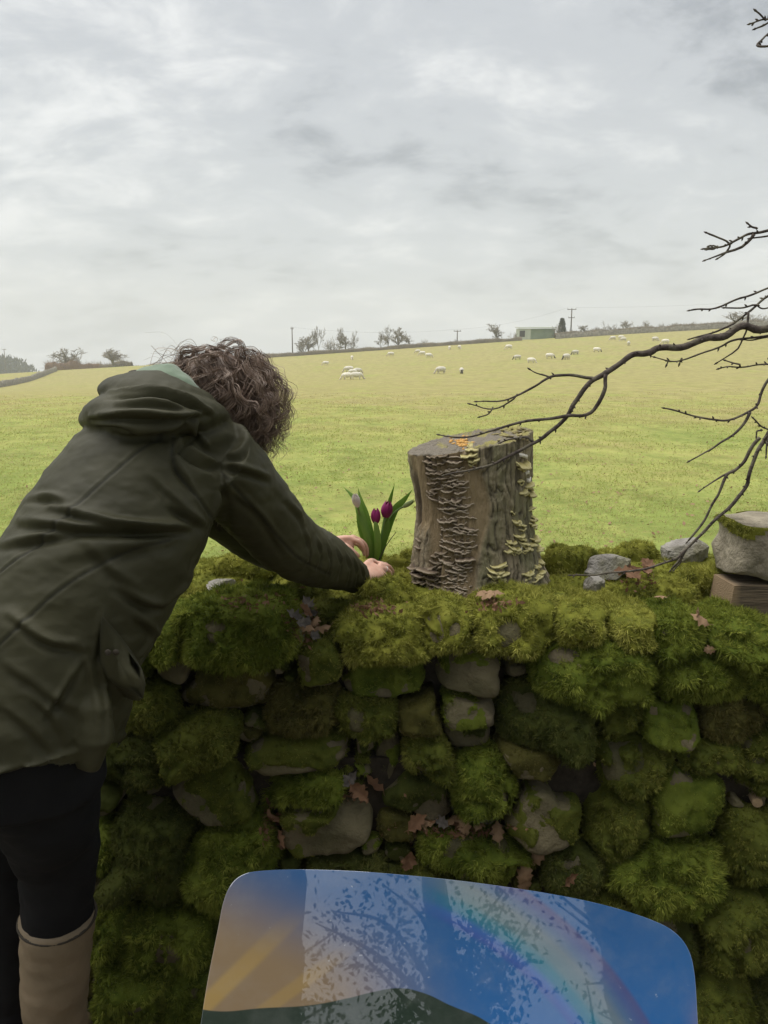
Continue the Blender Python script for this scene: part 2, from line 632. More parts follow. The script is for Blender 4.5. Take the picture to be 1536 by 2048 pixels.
m_rock = mat('limestone', (0.072, 0.060, 0.036), (0.175, 0.146, 0.088), scale=9, detail=8, rough=0.9, bump=0.9, bscale=45, bdist=0.012,
             attr=[('algae', (0.07, 0.07, 0.026))], c3=(0.15, 0.125, 0.07), scale3=5)
m_rock_grey = mat('grey_stone', (0.19, 0.175, 0.155), (0.37, 0.35, 0.32), scale=14, detail=8, rough=0.9, bump=1.0, bscale=38, bdist=0.02, attr=[('algae', (0.10, 0.10, 0.055))],
                  c3=(0.20, 0.185, 0.13), scale3=9)
m_moss = []
for nm, a, b_, c in [('green', (0.050, 0.063, 0.010), (0.112, 0.128, 0.020), (0.30, 0.30, 0.065)), ('golden', (0.090, 0.102, 0.014), (0.22, 0.228, 0.034), (0.50, 0.485, 0.12)),
                     ('bright', (0.058, 0.084, 0.010), (0.135, 0.170, 0.022), (0.35, 0.38, 0.07)), ('olive', (0.052, 0.050, 0.013), (0.105, 0.098, 0.024), (0.25, 0.22, 0.07)),
                     ('dark', (0.032, 0.042, 0.009), (0.075, 0.088, 0.018), (0.18, 0.185, 0.05))]:
    m_moss.append(mat('moss_' + nm, a, b_, scale=26, detail=5, rough=0.85, spec=0.12, attr=[('tip', c)], trans=0.25, c3=(b_[0] * .95, b_[1] * .92, b_[2]), scale3=9))
m_soil = mat('wall_core_soil', (0.02, 0.016, 0.011), (0.05, 0.04, 0.028), scale=30, rough=0.95, bump=0.8, bscale=50)

# stones traced from the photograph: centre, width, height, turn (deg), moss cover 0..1, how far it stands out (m),
# bare side (dx, dz), moss kind, label when it looks unlike the rest
STONES = [
    (475, 1262, 225, 135, 0, 1.0, .075, 0, 0, 2), (640, 1325, 115, 110, 8, .75, .02, 0, 0, 0), (772, 1268, 200, 95, -2, 1.0, .07, 0, 0, 1),
    (765, 1365, 190, 115, 0, 1.0, .02, 0, 0, 0), (890, 1245, 115, 85, 0, 1.0, .06, 0, 0, 1), (945, 1342, 150, 120, 4, .35, .02, 0, -1, 0),
    (1035, 1240, 190, 100, -3, 1.0, .06, 0, 0, 1), (1185, 1312, 270, 165, 4, 1.0, .085, 0, 0, 2), (1155, 1236, 120, 75, 0, 1.0, .06, 0, 0, 1),
    (1262, 1232, 110, 70, 0, 1.0, .06, 0, 0, 1), (1345, 1250, 125, 80, -4, 1.0, .06, 0, 0, 2), (1395, 1345, 225, 145, -4, 1.0, .075, 0, 0, 2),
    (1480, 1262, 150, 100, 6, 1.0, .055, 0, 0, 2), (1535, 1340, 110, 120, 0, 1.0, .03, 0, 0, 0),
    (450, 1380, 230, 120, 2, .8, .0, 0, -1, 0), (340, 1345, 120, 70, 8, .25, -.02, 0, 0, 0), (295, 1410, 120, 95, -6, 1.0, .03, 0, 0, 0), (398, 1482, 165, 115, -28, 1.0, .035, 0, 0, 0),
    (605, 1425, 165, 115, -8, .95, .015, 0, 0, 0), (600, 1510, 250, 95, -9, .8, .0, 0, -1, 0), (740, 1432, 130, 85, 4, 1.0, .03, 0, 0, 0),
    (838, 1432, 120, 95, 0, 1.0, .035, 0, 0, 0), (930, 1424, 135, 80, 3, .35, .025, .4, .6, 0), (1092, 1440, 190, 145, 5, .95, .045, 0, 0, 0),
    (1240, 1430, 95, 110, 0, .9, .0, 0, 0, 0), (1335, 1440, 155, 135, 0, 1.0, .05, 0, 0, 2), (1475, 1440, 160, 110, 8, .95, .02, 0, 0, 0),
    (262, 1515, 150, 115, 6, 1.0, .03, 0, 0, 0), (208, 1585, 110, 105, 10, .7, .03, 0, -1, 0), (432, 1578, 190, 140, 14, .75, .035, -1, 0, 0),
    (772, 1525, 70, 150, 4, .25, -.02, 0, 0, 0), (862, 1512, 95, 95, 0, 1.0, .03, 0, 0, 0), (838, 1595, 165, 115, 10, .6, .01, 0, -1, 0),
    (970, 1562, 135, 130, 0, 1.0, .06, 0, 0, 2), (930, 1480, 120, 60, -10, .3, -.01, 0, 0, 0), (1062, 1512, 150, 85, 0, 1.0, .03, 0, 0, 0), (1150, 1558, 110, 90, -14, .8, -.02, 0, 0, 0),
    (1270, 1520, 180, 130, 0, 1.0, .045, 0, 0, 0), (1370, 1600, 200, 180, 6, 1.0, .06, -.6, -.2, 2), (1245, 1650, 150, 150, 12, 1.0, .03, 0, 0, 0), (1512, 1512, 90, 165, 0, .9, .0, 0, 0, 0),
    (305, 1690, 205, 195, 8, .95, .05, .2, .6, 0), (215, 1690, 90, 110, 0, 1.0, .02, 0, 0, 0), (452, 1718, 215, 165, -24, 1.0, .05, 0, 0, 0), (652, 1652, 190, 122, -4, .36, .045, .9, -.4, 0),
    (795, 1660, 95, 85, 8, .75, .0, 0, 0, 0), (940, 1702, 230, 85, 3, 1.0, .05, 0, 0, 2), (1090, 1632, 165, 150, 14, .4, .045, -.2, .1, 0),
    (1140, 1735, 140, 110, 10, 1.0, .04, 0, 0, 0), (1335, 1740, 250, 160, 2, 1.0, .06, 0, 0, 0), (1500, 1700, 120, 170, 0, 1.0, .03, 0, 0, 0),
    (690, 1742, 170, 62, 0, 1.0, .01, 0, 0, 0), (985, 1772, 95, 62, 0, 1.0, .04, 0, 0, 0), (860, 1765, 120, 60, 0, .9, .0, 0, 0, 0), (1210, 1815, 110, 80, 0, .9, .0, 0, 0, 0),
    (215, 1845, 115, 95, -5, 1.0, .04, 0, 0, 0), (335, 1865, 185, 140, -8, 1.0, .055, 0, 0, 2), (265, 1960, 170, 120, 6, 1.0, .05, 0, 0, 2), (395, 1985, 150, 140, 0, 1.0, .03, 0, 0, 0), (170, 1950, 90, 120, 0, .8, .0, 0, 0, 0),
    (545, 1810, 180, 90, 4, 1.0, .03, 0, 0, 0), (705, 1815, 150, 85, 0, 1.0, .02, 0, 0, 0), (850, 1830, 140, 75, 0, .9, .02, 0, 0, 0), (1005, 1850, 150, 90, 0, .9, .02, 0, 0, 0), (1130, 1880, 120, 90, 0, .9, .02, 0, 0, 0),
    (1310, 1880, 190, 130, 6, 1.0, .05, 0, 0, 0), (1470, 1850, 170, 140, -4, 1.0, .05, 0, 0, 0), (1420, 1985, 170, 130, 0, 1.0, .05, 0, 0, 0), (1540, 1970, 120, 140, 0, 1.0, .03, 0, 0, 0),
    (90, 1480, 170, 120, 0, .9, .02, 0, 0, 0), (130, 1390, 180, 110, 0, .9, .02, 0, 0, 0), (200, 1300, 190, 110, 0, 1.0, .05, 0, 0, 0), (300, 1265, 130, 95, 0, 1.0, .06, 0, 0, 0),
    (70, 1600, 160, 120, 0, .9, .02, 0, 0, 0), (60, 1720, 170, 120, 0, .9, .03, 0, 0, 0), (60, 1850, 170, 130, 0, .9, .03, 0, 0, 0), (50, 1970, 150, 120, 0, .9, .02, 0, 0, 0),
]
# to face coordinates
spec = []
for s in STONES:
    cx, cy, w, h, ang, mo, pr, bx, bz, mk = s
    x0, z0 = on_face(cx, cy)
    xa, _ = on_face(cx - w / 2, cy); xb, _ = on_face(cx + w / 2, cy)
    _, za_ = on_face(cx, cy - h / 2); _, zb_ = on_face(cx, cy + h / 2)
    if cy - h / 2 < 1240: pr *= .78; z0 -= 0.022 + float(np.random.default_rng(int(cx)).uniform(-.010, .016))
    else: pr += float(np.random.default_rng(int(cx * 7 + cy)).normal(-.004, .018))
    spec.append([x0, z0, (xb - xa) / 2, (za_ - zb_) / 2, math.radians(-ang), mo, pr, bx, bz, mk, True])
# the rest of the wall, out of the frame and behind the board, in rough courses
def free(x, z, w, h):
    return all(abs(x - q[0]) > 0.62 * (w + q[2]) or abs(z - q[1]) > 0.62 * (h + q[3]) for q in spec)
g = np.random.default_rng(5)
for row in range(10):
    z = -0.05 + row * 0.112
    x = -1.95 + g.uniform(0, .1)
    while x < 2.0:
        w, h = g.uniform(.07, .14), g.uniform(.05, .065)
        xx, zz_ = x + w, z + g.uniform(-.02, .02)
        if free(xx, zz_, w, h):
            spec.append([xx, zz_, w, h, g.uniform(-.12, .12), g.uniform(.8, 1), g.uniform(0, .05), 0, 0, int(g.integers(0, 3) > 1) * 2, False])
        x += 2 * w + .01
SPEC = np.array([[q[0], q[1], q[2], q[3], q[4]] for q in spec])


def metric(px, pz, n=3.8):
    """superelliptic distance of points to every stone: points x stones"""
    dx_ = px[:, None] - SPEC[None, :, 0]
    dz_ = pz[:, None] - SPEC[None, :, 1]
    c, s_ = np.cos(SPEC[:, 4]), np.sin(SPEC[:, 4])
    u = (dx_ * c + dz_ * s_) / SPEC[:, 2]
    w = (-dx_ * s_ + dz_ * c) / SPEC[:, 3]
    return (np.abs(u) ** n + np.abs(w) ** n) ** (1 / n)


gw = np.random.default_rng(91)
for _ in range(2600):
    px_, py_ = gw.uniform(170, 1536), gw.uniform(1290, 1800)
    x_, z_ = on_face(px_, py_)
    d_ = metric(np.array([x_]), np.array([z_]))[0].min()
    if d_ > 1.06:
        a_ = gw.uniform(.022, .045)
        spec.append([x_, z_, a_, a_ * gw.uniform(.5, .9), gw.uniform(-.5, .5), gw.uniform(.45, .9), gw.uniform(-.03, -.005), 0, 0, int(gw.choice([0, 3, 4])), True])
        SPEC = np.array([[q[0], q[1], q[2], q[3], q[4]] for q in spec])
    if len(spec) > 330: break


def outline(i, na):
    """where stone i meets its neighbours, by angle about its centre"""
    a = np.linspace(0, 2 * np.pi, na, endpoint=False)
    c, s_ = math.cos(SPEC[i, 4]), math.sin(SPEC[i, 4])
    du, dw = np.cos(a) * SPEC[i, 2], np.sin(a) * SPEC[i, 3]
    dx_, dz_ = du * c - dw * s_, du * s_ + dw * c
    T = np.linspace(0.25, 1.22, 40)
    X_ = SPEC[i, 0] + T[:, None] * dx_; Z_ = SPEC[i, 1] + T[:, None] * dz_
    d = metric(X_.ravel(), Z_.ravel()).reshape(len(T), na, -1)
    own = d[:, :, i].copy()
    d[:, :, i] = 9
    ok = (own <= d.min(2)) & (own < 1.10)
    k = np.where(ok.all(0), len(T) - 1, np.maximum(np.argmin(ok, 0) - 1, 0))
    t = T[k]
    for _ in range(2):
        t = 0.5 * t + 0.25 * (np.roll(t, 1) + np.roll(t, -1))
    q3 = np.stack([SPEC[i, 0] + dx_, 0 * dx_, SPEC[i, 1] + dz_], 1)
    t = t * (1 - 0.085 * np.clip(1 + 1.6 * fbm(q3, 18, 3, 300 + i), 0, 3))
    return t[:, None] * np.stack([dx_, dz_], 1)


def dome(i, na, rr, prot, pw, grow=0.0, seed=0, rough=0.010, lump=0.0):
    """front surface of stone i as rings from its centre outwards; returns verts"""
    o = outline(i, na)
    ln = np.linalg.norm(o, axis=1, keepdims=True)
    o = o * np.maximum(ln - 0.0035 + grow, 0.004) / ln
    rings = []
    for r in rr:
        x = SPEC[i, 0] + o[:, 0] * r
        z = SPEC[i, 1] + o[:, 1] * r
        dep = prot + 0.045 * (1 - r ** pw) - 0.04
        rings.append(np.stack([x, face_y(z) - dep, z], 1))
    v = np.concatenate(rings)
    rfull = np.repeat(np.asarray(rr), na)
    tg = np.random.default_rng(900 + i).normal(0, .16, 2)
    v[:, 1] += (v[:, 0] - SPEC[i, 0]) * tg[0] + (v[:, 2] - SPEC[i, 1]) * (tg[1] + .10)
    nn = fbm(v, 14, 3, seed) * rough + (0.6 * lump + 0.004) * vnoise(v, 9, 400) + lump * (1.9 * np.abs(vnoise(v, 15, seed + 9)) + .8 * np.abs(vnoise(v, 34, seed + 19)) - .5) * (1 - rfull ** 8)
    v[:, 1] -= nn
    return v, rfull


CORE_DEPTH = 0.13
wall = thing('drystone_wall', 'moss covered dry stone wall along the sheep field, stump and flowers on its top', 'stone wall', (0, 2.2, 0))
wall_tris_v, wall_tris_f, wn = [], [], 0      # everything leaves may rest on


def collide(v, f):
    global wn
    wall_tris_v.append(v); wall_tris_f.extend([tuple(int(a) + wn for a in q) for q in f]); wn += len(v)


def in_view(v, margin=40):
    p = proj(v)
    return (p[:, 0] > -margin) & (p[:, 0] < 1536 + margin) & (p[:, 1] < 2048 + margin) & (p[:, 1] > -margin)


BLADES = 0
def moss_on(stone_obj, v, f4, mask, kind, seed, per_cm2=16.0, ln=0.017, wd=0.0028, droop=0.35, root=None, name='moss'):
    """a moss cushion: the shell itself (where mask > 0.2) and its shoots"""
    global BLADES
    g = np.random.default_rng(seed)
    nrm = vnormals(v, f4)
    fm = mask[f4].mean(1)
    sel = f4[fm > 0.22]
    if len(sel) == 0: return None
    cen = v[sel].mean(1)
    vis = in_view(cen) & ((nrm[sel].mean(1) * (np.array([0, 0, CAM_Z]) - cen)).sum(1) > -0.35)
    mb = MB()
    used, inv = np.unique(sel.ravel(), return_inverse=True)
    mb.add(v[used], f4=inv.reshape(-1, 4), tip=0.0)
    sv = sel[vis]
    if len(sv):
        tri = np.concatenate([sv[:, [0, 1, 2]], sv[:, [0, 2, 3]]])
        ar = np.linalg.norm(np.cross(v[tri[:, 1]] - v[tri[:, 0]], v[tri[:, 2]] - v[tri[:, 0]]), axis=1) / 2
        wgt = ar * np.clip(mask[tri].mean(1), 0, 1)
        n = int(wgt.sum() * 1e4 * per_cm2 / 9)
        if n > 0:
            k = g.choice(len(tri), n, p=wgt / wgt.sum())
            a, b_ = g.random(n), g.random(n)
            sw = a + b_ > 1
            a[sw], b_[sw] = 1 - a[sw], 1 - b_[sw]
            T = tri[k]
            bp_ = v[T[:, 0]] * (1 - a - b_)[:, None] + v[T[:, 1]] * a[:, None] + v[T[:, 2]] * b_[:, None]
            bn = nrm[T[:, 0]] * (1 - a - b_)[:, None] + nrm[T[:, 1]] * a[:, None] + nrm[T[:, 2]] * b_[:, None]
            lean = np.stack([vnoise(bp_, 30, 21), vnoise(bp_, 30, 22), vnoise(bp_, 30, 23)], 1) * 0.7 + g.normal(0, .25, (n, 3))
            sz = ln * np.clip(0.85 + 0.4 * vnoise(bp_, 40, seed + 3) + 0.45 * vnoise(bp_, 14, seed + 4), 0.25, 1.7)
            tp = np.clip(g.normal(0.30, 0.2, n) + 0.4 * vnoise(bp_, 12, 77) + 0.25 * vnoise(bp_, 45, 78), 0, 1)
            bp9, bn9 = np.repeat(bp_, 9, 0), np.repeat(bn, 9, 0)
            n9 = n * 9
            bp9 = bp9 + unit(np.cross(bn9, g.normal(0, 1, (n9, 3)))) * (g.random(n9) * 0.0035)[:, None]
            vv, ff = blades(bp9 - bn9 * 0.002, bn9 + np.repeat(lean, 9, 0), np.repeat(sz, 9) * g.uniform(.6, 1.25, n9), wd * g.uniform(.7, 1.3, n9), 0.35, seed, droop=droop, jit=0.5, single=True)
            tip = np.clip(np.repeat(tp, 9) + g.normal(0, .12, n9), 0, 1)
            mb.add(vv, f3=ff, tip=np.repeat(tip, 3))
            n = n9
            BLADES += n
    me = mb.mesh(name)
    for p_ in me.materials: pass
    if root is not None:
        me.transform(Matrix.Translation(-Vector(root.location)))
    o = obj(name, me, m_moss[kind], parent=stone_obj, kind='stuff')
    return o


# inner core
cb = MB()
cb.box((-2.0, 1.90, -0.14), (2.0, 2.64, 0.60)).box((-2.0, 1.985, 0.59), (2.0, 2.62, 0.915))
obj('wall_core', mesh_np('wall_core', rel(np.concatenate(cb.v), wall), [np.concatenate(cb.f4)], smooth=False), m_soil, parent=wall)

def strike(v, i, x0, z0, w, h):
    """knock corners off a flat-faced stone"""
    g2 = np.random.default_rng(i)
    for _ in range(4):
        a_ = g2.uniform(0, 6.28)
        dd = ((v[:, 0] - x0) / w * math.cos(a_) + (v[:, 2] - z0) / h * math.sin(a_)) - g2.uniform(.3, .65)
        v[:, 1] += np.clip(dd, 0, 1) * 0.055
    return v


for i, q in enumerate(spec):
    x0, z0, w, h, ang, mo, pr, bx, bz, mk, traced = q
    gk = np.random.default_rng(i + 50)
    thin = traced and (mo < .9 or (pr < .045 and gk.random() < .30))     # a flat-faced stone under a thin, broken coat
    if thin and mo >= .9: mo = gk.uniform(.72, .95)
    na = 40 if traced else 20
    rr = [0.02, .3, .55, .75, .88, .955, .985, 1.0] if traced else [0.02, .5, .85, 1.0]
    pw = 26 if thin else 3.2
    v, rf = dome(i, na, rr, pr, pw, 0, i, 0.014 if thin else 0.010)
    if thin: v = strike(v, i, x0, z0, w, h)
    back = v[-na:].copy()
    back[:, 1] = face_y(back[:, 2]) + CORE_DEPTH
    back[:, [0, 2]] = (back[:, [0, 2]] - [x0, z0]) * 0.85 + [x0, z0]
    vv = np.vstack([v, back])
    f4 = grid_faces(na, len(rr) + 1)[:, ::-1]
    alg = np.clip(0.30 + 0.8 * fbm(vv, 9, 3, i + 50), 0, 1) * (0.6 if thin else 0.9)
    cap = [[k for k in range(na)]]
    st = obj('stone', mesh_np('stone', rel(vv, wall), [f4, np.array(cap)], {'algae': alg}), m_rock, parent=wall)
    if traced: collide(vv, f4)
    # moss shell
    if mo > 0.05:
        na2 = 64 if traced else 36
        rr2 = np.concatenate([[0.02], np.linspace(0.12, 0.9, 10), [0.96, 1.0, 1.03, 0.985]])
        th = 0.004 if thin else 0.018
        sv, sr = dome(i, na2, rr2, pr + th, pw if thin else (2.6 if i % 3 else 4.5), 0.001 if thin else 0.010, i, 0.014 if thin else 0.010, 0.004 if thin else 0.020)
        if thin: sv = strike(sv, i, x0, z0, w, h)
        sv[sr > 1.01, 1] += 0.045
        sv[-na2:, 1] = np.maximum(sv[-na2:, 1], face_y(sv[-na2:, 2]) + (0.14 if z0 + h > 0.9 else 0.06))
        m = np.clip(0.55 + 0.9 * (fbm(sv, 15, 3, i + 600) + .55), 0.18 if pr > .05 else 0.0, 1)
        if traced and mk == 0 and pr < .06: mk = int(gk.choice([0, 0, 3, 4, 2]))
        if not thin and traced and pr < .05: mo = min(mo, gk.uniform(.85, 1.0))
        if mo < 0.97:
            u = (sv[:, 0] - x0) / w; ww = (sv[:, 2] - z0) / h
            nz = fbm(sv, 11, 4, i + 200) * 0.9 + 0.3 * ww - 0.75 * (bx * u + bz * ww)
            m = m * sstep(-0.25, 0.2, nz + (mo - 0.5) * 1.7)
        sv[:, 1] += (1 - m) * (th + (.012 if thin else 0.03))
        moss_on(st, sv, grid_faces(na2, len(rr2))[:, ::-1], m, mk, i + 1000, root=wall,
                per_cm2=(12.5 if thin else 13) if traced else 9, ln=0.0095 if thin else (0.020 if mk == 2 else 0.016), wd=.0023 if thin else .0030)
        if traced: collide(sv, grid_faces(na2, len(rr2))[:, ::-1])

# ---- the top of the wall: a mat of moss with cushions and loose stones
def top_z(x, y):
    p = np.stack([x, y, 0 * x], 1)
    return 0.955 + 0.035 * sstep(2.08, 2.4, y) + 0.024 * fbm(p, 9, 3, 31) - 0.07 * sstep(2.50, 2.66, y) - 0.03 * sstep(2.04, 1.96, y)


tx, ty = np.meshgrid(np.linspace(-1.95, 1.95, 420), np.linspace(1.955, 2.665, 80))
tz = top_z(tx.ravel(), ty.ravel())
tv = np.stack([tx.ravel(), ty.ravel(), tz], 1)
tf = grid_faces(420, 80, False)
tm = sstep(-0.35, -0.05, fbm(tv, 7, 3, 41) + 0.15)
collide(tv, tf)
moss_on(wall, tv, tf, np.maximum(tm, .25), 1, 4001, per_cm2=9, ln=0.016, droop=0.1, root=wall)


def lump(name, c, r, seed, rotz=0.0, facet=0.0, nu=40, nv=22, rough=0.12, pw=2.4):
    """a rounded stone or cushion: superellipsoid with noise; returns verts, quads"""
    th = np.linspace(0.0, np.pi, nv)
    ph = np.linspace(0, 2 * np.pi, nu, endpoint=False)
    TH, PH = np.meshgrid(th, ph, indexing='ij')
    d = np.stack([np.sin(TH) * np.cos(PH), np.sin(TH) * np.sin(PH), np.cos(TH)], -1).reshape(-1, 3)
    s = (np.abs(d) ** pw).sum(1) ** (-1 / pw)
    n = 1 + rough * fbm(d + seed * 3.1, 1.6, 4, seed)
    if facet:
        gg = np.random.default_rng(seed)
        for _ in range(11):
            a = unit(gg.normal(0, 1, 3))
            dd = d @ a
            lim = gg.uniform(.50, .78)
            k = dd * s * n > lim
            n = np.where(k, lim / np.maximum(dd * s, 1e-3), n)
    v = d * (s * n)[:, None] * np.asarray(r)
    cz, sz = math.cos(rotz), math.sin(rotz)
    v = np.stack([v[:, 0] * cz - v[:, 1] * sz, v[:, 0] * sz + v[:, 1] * cz, v[:, 2]], 1) + np.asarray(c)
    return v, grid_faces(nu, nv)[:, ::-1]


def px_size(p):
    """metres per photograph pixel at a point"""
    return proj(p)[0, 2] / FPX


# cushions: px centre, py of the foot line, width px, height px, kind
CUSH = [(488, 1165, 125, 62, 1), (600, 1150, 90, 40, 1), (662, 1222, 105, 48, 0), (770, 1225, 110, 96, 1), (820, 1150, 90, 44, 1), (545, 1205, 70, 35, 1), (610, 1195, 90, 40, 0),
        (1132, 1165, 105, 66, 1), (1105, 1215, 130, 52, 1), (1275, 1130, 105, 58, 1), (1200, 1215, 70, 40, 1), (1275, 1205, 110, 56, 1), (1350, 1215, 110, 70, 1), (1420, 1195, 100, 62, 1),
        (700, 1240, 60, 34, 1), (1010, 1222, 110, 34, 0), (1330, 1195, 60, 40, 0), (1165, 1140, 60, 34, 1), (900, 1232, 90, 36, 0), (420, 1215, 70, 40, 2), (1215, 1125, 60, 30, 1), (560, 1130, 80, 26, 1), (1440, 1228, 90, 46, 2)]
for j, (cx, cy, w, h, mk) in enumerate(CUSH):
    c = on_level(cx, cy - h * 0.18, 0.975)
    k = px_size(c)
    r = np.array([w * k / 2, w * k / 2 * 0.62, h * k * 0.62])
    c[1] += r[1] * 0.4
    c[2] = top_z(c[:1], c[1:2])[0] + r[2] * 0.15
    v, f = lump('c', c, r, 60 + j, rough=0.16)
    v[:, :] += unit(v - c) * (0.010 * vnoise(v, 28, 5 + j))[:, None]
    collide(v, f)
    m = sstep(-0.5, -0.2, (v[:, 2] - c[2]) / r[2])
    moss_on(wall, v, f, m, mk, 5000 + j, per_cm2=13, ln=0.017, droop=0.15, root=wall)

# loose stones on top: px centre, py foot, w, h, depth factor, label
LOOSE = [(445, 1180, 62, 26, .8, 'small pale flat stone at the back of the jacket on the wall top'), (512, 1188, 66, 32, .8, 'small grey rounded stone half sunk in moss under the sleeve'),
         (520, 1150, 40, 24, .8, 'small mossy stone on the wall behind the sleeve'), (596, 1252, 44, 42, .7, 'small upright pale stone among dead leaves below the sleeve'),
         (1222, 1166, 128, 50, .8, 'dark grey slab of stone lying in moss, twig across it'), (1192, 1197, 72, 62, .6, 'pointed grey stone leaning beside the stump in the moss')]
for j, (cx, cy, w, h, df, lab) in enumerate(LOOSE):
    c = on_level(cx, cy - h * 0.3, 0.985)
    k = px_size(c)
    r = np.array([w * k / 2 * 1.1, w * k / 2 * df, h * k * 0.6])
    c[1] += r[1] * 0.3
    c[2] = top_z(c[:1], c[1:2])[0] + 0.006 + r[2] * 0.35
    v, f = lump('s', c, r, 90 + j, facet=1, rough=0.2, nu=28, nv=16, rotz=0.3 * j)
    collide(v, f)
    obj('loose_stone', mesh_np('loose_stone', v - c, f, {'algae': np.clip(.2 + .5 * fbm(v, 20, 3, j), 0, 1)}, smooth=False), m_rock_grey if j != 2 else m_rock, label=lab, cat='stone', loc=c, group='loose stones on the wall top')

# rounded pale boulder, squared block and the timber end at the right
c = on_level(1376, 1128, 0.98); k = px_size(c)
r = np.array([54 * k, 40 * k, 36 * k]); c[2] = top_z(c[:1], c[1:2])[0] + r[2] * 0.55
v, f = lump('b', c, r, 131, facet=1, rough=0.14, pw=2.6)
collide(v, f)
obj('boulder', mesh_np('boulder', v - c, f, {'algae': np.clip(.7 * fbm(v, 16, 3, 5), 0, 1)}, smooth=False), m_rock_grey, label='pale grey rounded boulder on the wall top behind the drooping twig', cat='stone', loc=c)

tb0 = on_level(1462, 1240, 0.955)
m_timber = mat('weathered_timber', (0.065, 0.05, 0.034), (0.19, 0.145, 0.095), scale=16, detail=7, rough=0.85, bump=0.9, bscale=30, stretch=(0.6, 8, 9), bdist=0.006, attr=[('end', (0.28, 0.20, 0.12))])
k = px_size(tb0)
bx0, by0, bz0 = tb0
hgt = 72 * k
nx = 24
mbt = MB()
L_ = 0.75
sec = np.array([[-.0, 0], [.13, 0.004], [.135, hgt * .96], [.004, hgt]])
xs2 = np.linspace(0, L_, nx)
vv = np.array([[bx0 + xx + 0.012 * (a[1] / hgt) * (xx == 0), by0 + 0.02 + a[0], bz0 - .008 + a[1]] for xx in xs2 for a in sec])
vv += 0.0025 * np.stack([vnoise(vv, 30, 1), vnoise(vv, 30, 2), vnoise(vv, 30, 3)], 1)
f4 = grid_faces(4, nx)
tim = mesh_np('timber_block', vv - tb0, [f4, np.array([[3, 2, 1, 0], [4 * (nx - 1), 4 * (nx - 1) + 1, 4 * (nx - 1) + 2, 4 * (nx - 1) + 3]])], {'end': (np.arange(len(vv)) < 4) * 1.0}, smooth=False)
obj('timber_block', tim, m_timber, label='weathered square timber lying on the wall under the big stone block', cat='timber', loc=tb0)
collide(vv, f4)
topz = bz0 + hgt
# the block: a tall squared stone with a waist, mossy cap
bc = P(1530, 1090, by0 + 0.16)
hw, hh = 110 * k, (bc[2] - topz)
nu, nv = 44, 26
rows = []
zlo, zhi = topz - 0.004, P(1530, 1026, by0 + .2)[2]
for a in np.linspace(0, 1, nv):
    z = zlo + (zhi - zlo) * a
    wl = 0.105 * (1.0 + 0.12 * (1 - a) - 0.10 * math.exp(-((a - 0.66) / 0.2) ** 2) + 0.05 * (a > .88))
    for q_ in np.linspace(0, 2 * np.pi, nu, endpoint=False):
        cx_, sx_ = math.cos(q_), math.sin(q_)
        s_ = (abs(cx_) ** 9 + abs(sx_) ** 9) ** (-1 / 9)
        rows.append([bc[0] + wl * s_ * cx_ * 1.12, by0 + 0.14 + 0.12 * s_ * sx_, z])
bv = np.array(rows)
gb = np.random.default_rng(3); bcn = bv.mean(0)
for _ in range(14):
    a_ = unit(gb.normal(0, 1, 3) * [1, 1, .6]); dd_ = (bv - bcn) @ a_; lim_ = dd_.max() * gb.uniform(.80, .92)
    bv = bv - np.outer(np.clip(dd_ - lim_, 0, 1), a_)
top = bv[-nu:].mean(0) + [0, 0, .006]; bot = bv[:nu].mean(0)
bv = np.vstack([bv, top, bot])
bv += unit(bv - bv.mean(0)) * (0.012 * fbm(bv, 10, 4, 8))[:, None]
bf = grid_faces(nu, nv)
ii = np.arange(nu)
bt = np.vstack([np.stack([np.full(nu, len(bv) - 2), (nv - 1) * nu + ii, (nv - 1) * nu + (ii + 1) % nu], 1), np.stack([np.full(nu, len(bv) - 1), (ii + 1) % nu, ii], 1)])
m_block = mat('block_limestone', (0.19, 0.165, 0.12), (0.34, 0.30, 0.225), scale=12, detail=8, rough=0.9, bump=1.0, bscale=28, bdist=0.02, c3=(0.14, 0.125, 0.085), scale3=7)
blk = thing('stone_block', 'big squared buff stone block set on the timber, moss along its upper edge', 'stone block', (bc[0], by0 + .14, zlo))
obj('block', mesh_np('block', rel(bv, blk), [bf, bt]), m_block, parent=blk)
collide(bv, bf)
bm_ = sstep(0.35, 0.6, (bv[:, 2] - zlo) / (zhi - zlo) - 0.35 + 0.35 * fbm(bv, 9, 3, 77)) * (bv[:, 0] < bc[0] + .02)
moss_on(blk, bv + vnormals(bv, bf) * 0.004, bf, bm_ * ((bv[:, 2] - zlo) / (zhi - zlo) > .78), 1, 7001, per_cm2=12, ln=0.012, root=blk)
# sawn peg sticking out of a dark gap
pg = P(1515, 1606, 1.86)
v, q_, t_ = tube(np.array([pg + [0.03, .16, -.005], pg + [0.004, .02, 0], pg]), [.013, .014, .0135], 12)
obj('wooden_peg', mesh_np('wooden_peg', v - pg, [q_, t_], smooth=False), mat('peg_wood', (0.45, 0.33, 0.2), (0.32, 0.22, 0.13), scale=60, rough=.8), label='short round wooden peg sticking out of a gap in the wall', cat='peg', loc=pg)
WALL_BVH = BVHTree.FromPolygons([Vector(p) for p in np.concatenate(wall_tris_v)], wall_tris_f)
print('moss blades', BLADES)
